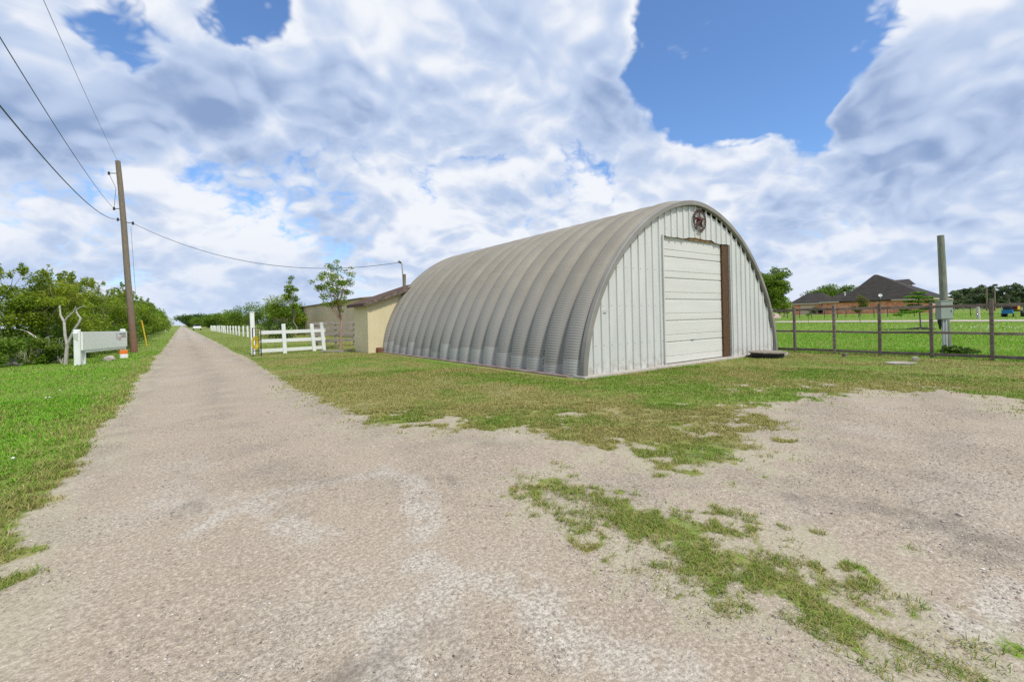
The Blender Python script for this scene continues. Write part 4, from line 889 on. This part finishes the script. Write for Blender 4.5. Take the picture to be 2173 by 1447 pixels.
    for z0, z1 in ((1.06, 1.04), (.66, .60), (.20, .14)):
        MB().beam(A + Vector((0, 0, z0)), B + Vector((0, 0, z1)), .05, .17, ch=.008).build('rail', M_white, T)
    for t, hh, ln in ((.34, 1.45, -.05), (.80, 1.42, -.12), (.965, 1.48, -.12)):
        q = A.lerp(B, t) - d.cross(up) * -.06; MB().beam(q - Vector((0, 0, .05)), q + Vector((ln, 0, hh)), .17, .12, ch=.012, upv=(0, 1, 0)).build('post', M_white, T)
    P = Vector((2.80, 25.2, 0)); T = thing('gate_post', 'tall white square post at the roadside end of the gate', 'post', P)
    MB().beam(P - Vector((0, 0, .05)), P + Vector((-.03, .02, 2.02)), .185, .185, ch=.012, upv=(1, 0, 0)).build('post_shaft', M_white, T); MB().box(P + Vector((-.03, .02, 2.04)), (.21, .21, .04), ch=.008).build('post_cap', M_white, T)
    P = Vector((2.62, 23.75, 0)); T = thing('iron_rack', 'narrow black iron rack in front of the tall white post', 'rack', P); m_ = MB(); q = P + Vector((.30, -.25, 0))
    for a in (P, q): MB().tube([a, a + Vector((0, 0, 1.3))], .022, 8).build('upright', M_black, T)
    for z in (.25, .75, 1.28): MB().tube([P + Vector((0, 0, z)), q + Vector((0, 0, z))], .016, 6).build('crossbar', M_black, T)
    for k in (.33, .66): MB().tube([P.lerp(q, k) + Vector((0, 0, .05)), P.lerp(q, k) + Vector((0, 0, 1.28))], .010, 6).build('bar', M_black, T)
    c = P.lerp(q, .35) + Vector((-.03, -.08, .62)); m_ = MB()
    for k in range(5):
        r = .10 + .026 * k; m_.tube([c + d * (r * .8 * math.cos(t)) + Vector((0, -.012 * k, r * 1.4 * math.sin(t))) for t in np.linspace(0, 2 * math.pi, 25)], .016, 6, False)
    tag(m_.build('hose_coil', mat('yellow_hose', (.55, .40, .02), (.65, .5, .05), 5, .5)), 'coiled yellow hose hanging on the black iron rack', 'hose')
    # rows of white posts along the lane
    T = thing('white_fence', 'row of white fence posts running beside the lane into the distance', 'fence', (6.0, 58, 0)); rng = random.Random(4); pr = None
    for k in range(18):
        y = 58 + 4.3 * k; x = 5.95 - .012 * k + rng.uniform(-.04, .04); MB().beam((x, y, -.05), (x - rng.uniform(.0, .12), y, 1.25), .17 + .004 * k, .17, upv=(1, 0, 0)).build('post', M_white, T)
        if pr is not None:
            for z in (.45, 1.05): MB().beam((pr[0] + .09, pr[1], z), (x + .09, y, z), .03, .07).build('rail', M_white, T)
        pr = (x, y)
    # grey board fence behind the gate
    T = thing('board_fence', 'weathered grey board fence behind the gate and slender tree', 'fence', (6.4, 28.6, 0)); M_gb = mat('grey_boards', (.17, .15, .13), (.30, .27, .24), 4, .9, .3, stretch=(1, 1, 4), rand=.2)
    for k in range(5): MB().beam((6.5 + k * 1.1, 28.7, -.05), (6.5 + k * 1.1, 28.7, 1.5), .1, .1, upv=(1, 0, 0)).build('post', M_gb, T)
    for k, z in enumerate((.35, .75, 1.10, 1.40)): MB().beam((6.3, 28.62, z), (11.2, 28.62, z + .02), .03, .18, ch=.005).build('board', M_gb, T)
    for i, (px, py, w, lab) in enumerate([(705, 748, 1.1, 'grey plank lying at the foot of the slender tree'), (728, 746, .8, 'short weathered plank beside the tan shed'), (694, 747, .5, 'broken board end beside the right gate post')]):
        a = gp(px, py); tag(MB().box((a.x, a.y, .06), (w, .14, .06), rz=-.5 + i * .5, M=Matrix.Rotation(-.5 + i * .5, 3, 'Z') @ Matrix.Rotation(.07, 3, 'Y'), ch=.006).build('plank', M_gb), lab, 'plank')
build_left()
def build_shed():
    x0, x1, y0, y1, ze, zr = 7.02, 9.9, 20.95, 23.0, 2.36, 3.32
    T = thing('tan_shed', 'small tan metal shed with rusty brown sloped roof behind the hut', 'shed', (x0, y0, 0))
    def ribwall(a, b, z0f, name):
        a = Vector(a); b = Vector(b); L_ = (b - a).length; d = (b - a) / L_; nrm = Vector((d.y, -d.x, 0)); n = int(L_ / .06); V = []; F = []
        for i in range(n + 1):
            p = a + d * (L_ * i / n) + nrm * (.012 if i % 4 == 0 else 0); V += [(p.x, p.y, 0), (p.x, p.y, z0f(p.x))]
        for i in range(n): F.append((2 * i, 2 * i + 2, 2 * i + 3, 2 * i + 1))
        MB().add(V, F).build(name, M_tan, T)
    zf = lambda x: ze - .03 + (zr - ze) * max(0, (x - x0)) / (x1 - x0)
    ribwall((x0, y1, 0), (x0, y0, 0), zf, 'wall'); ribwall((x0, y0, 0), (x1, y0, 0), zf, 'wall'); ribwall((x1, y0, 0), (x1, y1, 0), zf, 'wall'); ribwall((x1, y1, 0), (x0, y1, 0), zf, 'wall')
    MB().box((x0 - .0, y0 - .0, 1.16), (.07, .07, 2.32)).build('corner_trim', M_tan, T)
    s = MB(); n = 30
    V = []; F = []
    for i in range(n + 1):
        y = y0 - .25 + (y1 - y0 + .5) * i / n; dz = .02 if i % 3 == 0 else 0
        V += [(x0 - .28, y, ze - .06 + dz), (x1, y, zr + .06 + dz)]
    for i in range(n): F.append((2 * i, 2 * i + 2, 2 * i + 3, 2 * i + 1))
    R_ = s.add(V, F).build('roof', M_rust, T)
    MB().beam((x0 - .28, y0 - .25, ze - .12), (x1, y0 - .25, zr), .03, .16).build('fascia', mat('rotten_fascia', (.06, .045, .04), (.24, .18, .15), 6, .9, .4), R_)
    MB().beam((x0 - .29, y0 - .25, ze - .12), (x0 - .29, y1 + .25, ze - .12), .03, .14).build('fascia', M_rust, R_)
    MB().box((x0 + .45, y0 - .12, .12), (.22, .2, .24), rz=.2, ch=.01).build('rusty_vent_box', mat('rust_box', (.16, .06, .03), (.28, .12, .07), 8, .9, .4), T)
    b = at(857, 610, 22.4); P = thing('service_mast', 'grey electrical service mast with weatherhead rising above the shed roof', 'mast', b)
    t = at(853, 562, 22.4); MB().tube([b - Vector((0, 0, .4)), b, t, t + Vector((-.02, 0, .12)), t + Vector((-.10, .05, .20)), t + Vector((-.18, .1, .14))], [.035, .035, .033, .035, .05, .035], 9).build('mast_pipe', M_galv, P)
    MB().tube([b - Vector((0, 0, .4)), at(858, 582, 22.4)], .085, 8).build('mast_post', M_pole, P)
    MB().lathe([(.01, -.06), (.05, -.05), (.03, 0), (.05, .05), (.01, .06)], at(849, 557, 22.3), 8).build('insulator', M_black, P)
    # long tan building
    X = 13.0; y0, y1, h = 40, 67, 3.62; T = thing('tan_building', 'long low tan metal building behind the slender trees', 'building', (X, y0, 0))
    n = int((y1 - y0) / .3); 
    for k in range(9):
        a = y0 + (y1 - y0) * k / 9; e = y0 + (y1 - y0) * (k + 1) / 9; V = []; F = []; m_ = 12
        for i in range(m_ + 1): V += [(X - (.03 if i % 3 == 0 else 0), a + (e - a) * i / m_, 0), (X - (.03 if i % 3 == 0 else 0), a + (e - a) * i / m_, h - .1)]
        for i in range(m_): F.append((2 * i, 2 * i + 2, 2 * i + 3, 2 * i + 1))
        MB().add(V, F).build('wall_panel', M_tan2, T)
    MB().box((X + 6, y0 + .0, h / 2 - .06), (12, .06, h - .12)).build('end_wall', M_tan2, T); MB().box((X + 6, y1, h / 2 - .06), (12, .06, h - .12)).build('end_wall', M_tan2, T)
    MB().prism([(X - .25, h - .05), (X + 6, h + .55), (X + 12.2, h - .05), (X + 12.2, h - .13), (X - .25, h - .13)], y0 - .2, y1 + .2, 'y').build('roof', mat('brown_roof_trim', (.16, .115, .08), (.22, .16, .12), 1, .7), T)
build_shed()

# ------------------------------------------------------------------ right side: driveway, house, car, far fence
def RX(px, X, z=None):
    a = HEAD + math.atan((px - CX) / FPX); return Vector((X, X / math.tan(a), tz(X, 0) if z is None else z))
def build_right():
    V = []; F = []; ysd = np.linspace(-60, 120, 60)
    for i, y in enumerate(ysd):
        for x in (52.3, 57.2): xx = x + .25 * math.sin(y * .7 + x); V.append((xx, y, tz(xx, y) + .03))
    for i in range(59): F.append((2 * i, 2 * i + 1, 2 * i + 3, 2 * i + 2))
    o = MB().add(V, F).build('driveway', mat('driveway_gravel', (.34, .295, .235), (.46, .41, .34), 1.5, .95, .2)); o['kind'] = 'structure'
    # brick house
    X0 = 124.; z0 = tz(X0, 0); M_brick = bpy.data.materials.new('brick_wall'); M_brick.use_nodes = True; N = M_brick.node_tree.nodes; L = M_brick.node_tree.links; b = N['Principled BSDF']
    geo = N.new('ShaderNodeNewGeometry'); mp = N.new('ShaderNodeMapping'); L.new(geo.outputs['Position'], mp.inputs[0]); mp.inputs['Rotation'].default_value = (math.pi / 2, 0, math.pi / 2)
    br = N.new('ShaderNodeTexBrick'); br.inputs['Scale'].default_value = 2.2; br.inputs['Color1'].default_value = (.62, .19, .09, 1); br.inputs['Color2'].default_value = (.80, .38, .23, 1); br.inputs['Mortar'].default_value = (.42, .34, .28, 1); br.inputs['Mortar Size'].default_value = .012
    nz = N.new('ShaderNodeTexNoise'); nz.inputs['Scale'].default_value = 1.4; nz.inputs['Detail'].default_value = 8; L.new(geo.outputs['Position'], nz.inputs['Vector'])
    sx = N.new('ShaderNodeSeparateXYZ'); L.new(geo.outputs['Position'], sx.inputs[0]); cb = N.new('ShaderNodeCombineXYZ'); L.new(sx.outputs[1], cb.inputs[0]); L.new(sx.outputs[2], cb.inputs[1]); L.new(cb.outputs[0], br.inputs['Vector'])
    mx = N.new('ShaderNodeMix'); mx.data_type = 'RGBA'; mx.blend_type = 'OVERLAY'; mx.inputs[0].default_value = .8; L.new(br.outputs[0], mx.inputs[6]); L.new(nz.outputs[0], mx.inputs[7]); L.new(mx.outputs[2], b.inputs['Base Color']); b.inputs['Roughness'].default_value = .9
    M_shin = mat('dark_shingles', (.022, .018, .015), (.047, .040, .034), .9, .9, .2, stretch=(1, 1, 3)); M_trim = mat('cream_trim', (.55, .47, .37), rough=.6)
    T = thing('brick_house', 'red brick house with steep dark hipped roof beyond the driveway', 'house', (X0, 24, z0))
    zc = 3.55
    def block(xa, xb, ya, yb, z1, nm='wall', M=None): MB().box(((xa + xb) / 2, (ya + yb) / 2, (z0 - .5 + z1) / 2), (xb - xa, yb - ya, z1 - z0 + .5)).build(nm, M or M_brick, T)
    block(X0, X0 + 16, 24.2, 43.5, zc); block(X0 + .6, X0 + 10, 43.5, 50.6, zc - .15)
    def hip(xa, xb, ya, yb, ze, ridge, nm='roof'):
        (rx0, ry0, rz0), (rx1, ry1, rz1) = ridge; e = .55; V = [(xa - e, ya - e, ze), (xb + e, ya - e, ze), (xb + e, yb + e, ze), (xa - e, yb + e, ze), (rx0, ry0, rz0), (rx1, ry1, rz1)]
        F = [(0, 3, 5, 4), (0, 4, 1), (1, 4, 5, 2), (2, 5, 3), (0, 1, 2, 3)]
        r_ = MB().add(V, F).build(nm, M_shin, T)
        for a, c in ((0, 3), (0, 1), (3, 2)): MB().beam(Vector(V[a]) - Vector((0, 0, .12)), Vector(V[c]) - Vector((0, 0, .12)), .05, .24).build('fascia', M_trim, r_)
        return r_
    pk = at(1858, 583, 106)
    R1 = hip(X0, X0 + 16, 24.2, 39.5, zc, ((pk.x + .0, pk.y - .3, pk.z), (pk.x + .01, pk.y + .3, pk.z)))
    hip(X0, X0 + 9, 31, 43.5, zc - .01, ((X0 + 4.2, 36.0, 5.75), (X0 + 4.2, 40.6, 5.75)))
    hip(X0 + .6, X0 + 10, 43.4, 50.7, zc - .2, ((X0 + 5.2, 45.2, 6.0), (X0 + 5.2, 48.6, 6.0)))
    # rear upper dormer: cream wall under its own small shingled roof
    dd = 109.; q = [at(1884, 596, dd + 3), at(1929, 592, dd + 3), at(1937, 601.5, dd), at(1890, 604, dd)]
    back = [p + Vector((6, 0, -1.2)) for p in q[:2]]
    MB().add(q + back + [q[2] + Vector((0, 0, -.22)), q[3] + Vector((0, 0, -.22))], [(0, 1, 2, 3), (0, 4, 5, 1), (3, 2, 6, 7), (1, 5, 6, 2)]).build('roof', M_shin, T)
    e0, e1 = at(1896, 604, dd + .6), at(1933, 602, dd + .6); MB().box(((e0.x + e1.x) / 2 + 1.6, (e0.y + e1.y) / 2, (e0.z - 1.3)), (2.6, abs(e0.y - e1.y), 2.5)).build('dormer_wall', M_trim, T)
    # garage door, windows, porch openings
    q0 = RX(1697, X0).y; q1 = RX(1729, X0).y; Gd = MB().box((X0 + .57, (q0 + q1) / 2, z0 + 1.15), (.08, abs(q0 - q1), 2.3)).build('garage_door', mat('peach_door', (.60, .46, .35), rough=.6), T)
    for k in range(1, 4): MB().box((X0 + .52, (q0 + q1) / 2, z0 + .1 + k * .56), (.03, abs(q0 - q1), .03)).build('door_groove', M_trim, Gd)
    for px, w in ((1737, .9), (1742, .9)):
        y = RX(px, X0).y; Wn = MB().box((X0 + .57, y, z0 + .95), (.08, w, 1.3)).build('window', M_trim, T); MB().box((X0 + .52, y, z0 + .95), (.03, w - .16, 1.14)).build('pane', mat('window_glass', (.02, .025, .03), rough=.1), Wn)
    MB().box((X0 - .1, RX(1863, X0).y, zc - .35), (.2, .45, .35)).build('porch_light', M_trim, T)
    MB().tube([(X0 - .05, 43.4, z0), (X0 - .05, 43.4, zc - .1)], .06, 8).build('downpipe', M_trim, T)
    # dish and vents on the roof
    c = at(1868, 627, X0 * .79); S = thing('satellite_dish', 'small white satellite dish on the brick house roof', 'dish', c)
    dn = (Vector((-1, -.5, .5))).normalized(); Q = dn.to_track_quat('Z', 'Y').to_matrix(); D = MB(); D.lathe([(.01, 0), (.2, .03), (.34, .08), (.36, .08), (.2, .01), (.01, -.03)], (0, 0, 0), 18)
    D.v = [tuple(c + Q @ Vector(v)) for v in D.v]; Md = mat('dish_grey', (.6, .62, .64), rough=.4); D.build('dish_bowl', Md, S); MB().tube([c, c - Vector((-.1, 0, .7))], .04, 6).build('dish_mast', Md, S); MB().tube([c - Vector((0, 0, .3)), c + dn * .6], .025, 6).build('feed_arm', Md, S)
    for px, py, dp in ((1793, 623, 103), (1898, 619, 103)): p = at(px, py, dp); MB().tube([p - Vector((0, 0, .5)), p + Vector((0, 0, .35))], .12, 8).build('roof_vent', Md, T)
    tree('low_bush', 'round dark shrub in front of the brick house garage', 'bush', RX(1728, X0 - 2), .5, (0, 0, .9, 1.1, 1.3, 1.0), 900, .22, GR_DARK, 270, nclump=12, cr=.5, tr=.04, low=-.9)
    # beige car tail
    y = RX(1629, 55).y; T = thing('car', 'beige sedan parked on the driveway partly hidden by the hut', 'car', (55, y, tz(55, 0) + .03)); Mc = mat('beige_car_paint', (.46, .40, .31), rough=.3, spec=.5); Mg = mat('car_glass', (.02, .024, .028), rough=.08)
    def cl(pts, w, nm, M, par, inset=0., k=.10):
        # body lofted across its width: sides tumble in
        n = len(pts); V = []; ws = [-w, -w * .97, -w * .8, w * .8, w * .97, w]; sc = [.90, .97, 1., 1., .97, .90]; o3 = org(T)
        zc_ = .62
        for u, s in zip(ws, sc): V += [(o3.x + u, o3.y + a, o3.z + zc_ + (b_ - zc_) * s) for a, b_ in pts]
        F = [(i * n + j, i * n + (j + 1) % n, (i + 1) * n + (j + 1) % n, (i + 1) * n + j) for i in range(5) for j in range(n)] + [tuple(range(n)), tuple(range(5 * n, 6 * n))[::-1]]
        return MB().add(V, F, False).build(nm, M, par)
    body = cl([(-1.02, .45), (-1.05, .62), (-.98, .86), (-.55, .93), (.0, .95), (2.2, .92), (3.1, .84), (3.42, .70), (3.48, .5), (3.42, .28), (-.9, .28)], .86, 'body', Mc, T)
    cl([(-.42, .93), (.28, 1.38), (.8, 1.44), (1.4, 1.40), (2.25, .92)], .74, 'cabin', Mg, T)
    cl([(.18, 1.37), (.4, 1.41), (.8, 1.455), (1.3, 1.425), (1.45, 1.38)], .68, 'cabin_roof', Mc, T)
    for yy in (0., 2.6):
        for s in (-1, 1):
            cW = Vector((55 + s * .80, y + yy, tz(55, 0) + .35)); w_ = MB().lathe([(.16, -.10), (.30, -.10), (.32, -.06), (.32, .06), (.30, .10), (.16, .10)], cW, 20, 'x').build('wheel', M_black, T)
            MB().lathe([(.01, -.09), (.10, -.07), (.20, -.09), (.205, .09), (.10, .07), (.01, .09)], cW, 14, 'x').build('rim', Md, w_)
    for s in (-1, 1): MB().box((55 + s * .66, y - 1.02, tz(55, 0) + .78), (.34, .06, .16), ch=.02).build('tail_light', mat('red_lens', (.35, .02, .015), rough=.2), T)
    MB().box((55, y - 1.06, tz(55, 0) + .48), (1.66, .12, .16), ch=.04).build('bumper', Mc, T)
    # wire field fence with steel posts
    M_tp = mat('dark_steel_post', (.045, .04, .035), (.08, .07, .06), 6, .8); FX = 74; T = thing('wire_fence', 'low wire field fence on thin dark posts beyond the driveway', 'fence', (FX, 0, tz(FX, 0))); rng = random.Random(3)
    ysf = [RX(px, FX).y for px in (1655, 1671, 1696, 1722, 1750, 1777, 1795, 1822, 1855, 1884, 1912, 1940, 1985, 2022, 2060, 2100, 2150, 2190)]
    for y in ysf: MB().tube([(FX, y, tz(FX, 0) - .05), (FX + rng.uniform(-.05, .05), y + rng.uniform(-.06, .06), tz(FX, 0) + 1.05)], .04, 6).build('post', M_tp, T)
    for z in (.3, .6, .95): MB().tube([(FX, y, tz(FX, 0) + z) for y in ysf], .006, 4).build('wire', M_tp, T)
    a = RX(2076, 62); P = thing('gate_stump', 'leaning grey wooden post in the far field', 'post', a); MB().tube([a - Vector((0, 0, .05)), a + Vector((.05, .05, 1.2))], [.16, .13], 9).build('post_shaft', M_bare, P)
    # posts and poles in the tree line
    for px, X, y1, lab in ((2094, 150, 611, 'dark bare pole standing left in the far tree line'), (2111, 140, 610, 'dark bare pole standing right in the far tree line')):
        a = RX(px, X); P = thing('far_pole', lab, 'pole', a); MB().tube([a - Vector((0, 0, .1)), at(px, y1, a.dot(fw))], [.15, .12], 8).build('pole_shaft', M_pole, P)
    # low rail fence and pale wall far right
    M_gp = mat('grey_far_rail', (.30, .30, .29), (.38, .38, .37), 2, .8)
    T = thing('far_fence', 'far grey rail fence in front of the tree line', 'fence', (150, 20, tz(150, 0)))
    for k in range(26): y = 8 + k * 1.55; MB().beam((150, y, tz(150, 0) - .1), (150, y, tz(150, 0) + 1.5), .12, .12, upv=(1, 0, 0)).build('post', M_gp, T)
    for z in (.6, 1.35): MB().beam((150.1, 8, tz(150, 0) + z), (150.1, 47, tz(150, 0) + z), .05, .10).build('rail', M_gp, T)
    # compact tractor
    c = RX(2152, 70); zt = tz(70, 0); T = thing('compact_tractor', 'yellow compact tractor parked in the field at the right edge', 'tractor', c); My = mat('yellow_machine_paint', (.72, .40, .03), (.78, .47, .05), 3, .4)
    B_ = MB().box(c + Vector((0, 0, .95)), (1.1, .78, .52), ch=.06).build('hood', My, T); MB().box(c + Vector((-.56, 0, .92)), (.03, .56, .36)).build('grille', mat('grille_red', (.12, .02, .015), rough=.6), B_); MB().box(c + Vector((.9, 0, .72)), (1.0, .66, .34), ch=.03).build('chassis', M_black, T)
    MB().box(c + Vector((1.0, 0, 1.1)), (.5, .5, .12), ch=.04).build('seat', M_black, T); MB().box(c + Vector((1.22, 0, 1.32)), (.1, .5, .4), ch=.04).build('seat_back', M_black, T); MB().tube([c + Vector((.6, 0, 1.15)), c + Vector((.75, 0, 1.4))], .03, 6).build('steering_column', M_black, T)
    for s in (-1, 1):
        MB().box(c + Vector((1.0, s * .68, 1.24)), (.95, .34, .06), ch=.02).build('fender', My, T)
        for xx, r_, yy in ((-.25, .34, .62), (1.05, .56, .72)):
            w_ = MB().lathe([(.5 * r_, -.14), (.92 * r_, -.14), (r_, -.08), (r_, .08), (.92 * r_, .14), (.5 * r_, .14)], c + Vector((xx, s * yy, r_)), 18, 'y').build('wheel', M_black, T); MB().lathe([(.01, -.1), (.5 * r_, -.12), (.52 * r_, .12), (.01, .1)], c + Vector((xx, s * yy, r_)), 12, 'y').build('rim', My, w_)
    a = RX(2138, 69); T = thing('blue_cart', 'small blue tub cart beside the yellow tractor', 'cart', a); MB().prism([(a.x - .4, .35 + zt), (a.x + .4, .35 + zt), (a.x + .48, .75 + zt), (a.x - .48, .75 + zt)], a.y - .38, a.y + .38, 'y').build('tub', mat('blue_plastic', (.02, .16, .45), (.03, .2, .5), 3, .5), T)
    MB().box(a + Vector((.1, 0, .98)), (.7, .66, .48), ch=.1).build('dark_load', M_black, T)
    for s in (-1, 1): MB().lathe([(.02, -.05), (.2, -.05), (.2, .05), (.02, .05)], a + Vector((0, s * .4, .2)), 12, 'y').build('wheel', M_black, T)
    # tiny white flowers in the grass
    rng = np.random.default_rng(3); pts = []
    for (px, py, n, s) in [(2060, 690, 45, (2.2, 2.6)), (2120, 692, 35, (2., 2.)), (1990, 694, 8, (2., 2.)), (2140, 700, 10, (2, 2))]:
        a = RX(px, 41); 
        for _ in range(n): pts.append((a.x + rng.normal() * s[0], a.y + rng.normal() * s[1], tz(41, 0) + .06, .026))
    for px, py in [(127, 832), (105, 848), (97, 849), (28, 981), (221, 806)]: a = gp(px, py); pts.append((a.x, a.y, .05, .018))
    D = MB()
    for x, y, z, s in pts: D.add([(x - s, y, z), (x, y - s, z), (x + s, y, z), (x, y + s, z), (x, y, z + s), (x, y, z - s)], [(0, 1, 4), (1, 2, 4), (2, 3, 4), (3, 0, 4), (1, 0, 5), (2, 1, 5), (3, 2, 5), (0, 3, 5)])
    o = D.build('white_flowers', mat('white_petals', (.75, .75, .7), rough=.8)); o['kind'] = 'stuff'; tag(o, 'scattered small white flower heads in the lawns', 'flowers')
    # vehicles at the end of the lane
    a = gp(407, 697.5); a = Vector((3.4, 150, 0)); T = thing('car', 'distant white car parked at the end of the lane', 'car', a); Mw = mat('white_car_paint', (.75, .76, .78), rough=.3)
    MB().box(a + Vector((0, 0, .75)), (1.8, 4.4, .7), ch=.15).build('body', Mw, T); MB().prism([(-.7 + a.x, 1.1), (.7 + a.x, 1.1), (.6 + a.x, 1.6), (-.6 + a.x, 1.6)], a.y - 1.2, a.y + 1.4, 'y').build('cabin', Mg, T)
    for s in (-1, 1):
        for yy in (-1.4, 1.4): MB().lathe([(.02, -.1), (.33, -.1), (.33, .1), (.02, .1)], a + Vector((s * .8, yy, .33)), 12, 'x').build('wheel', M_black, T)
build_right()
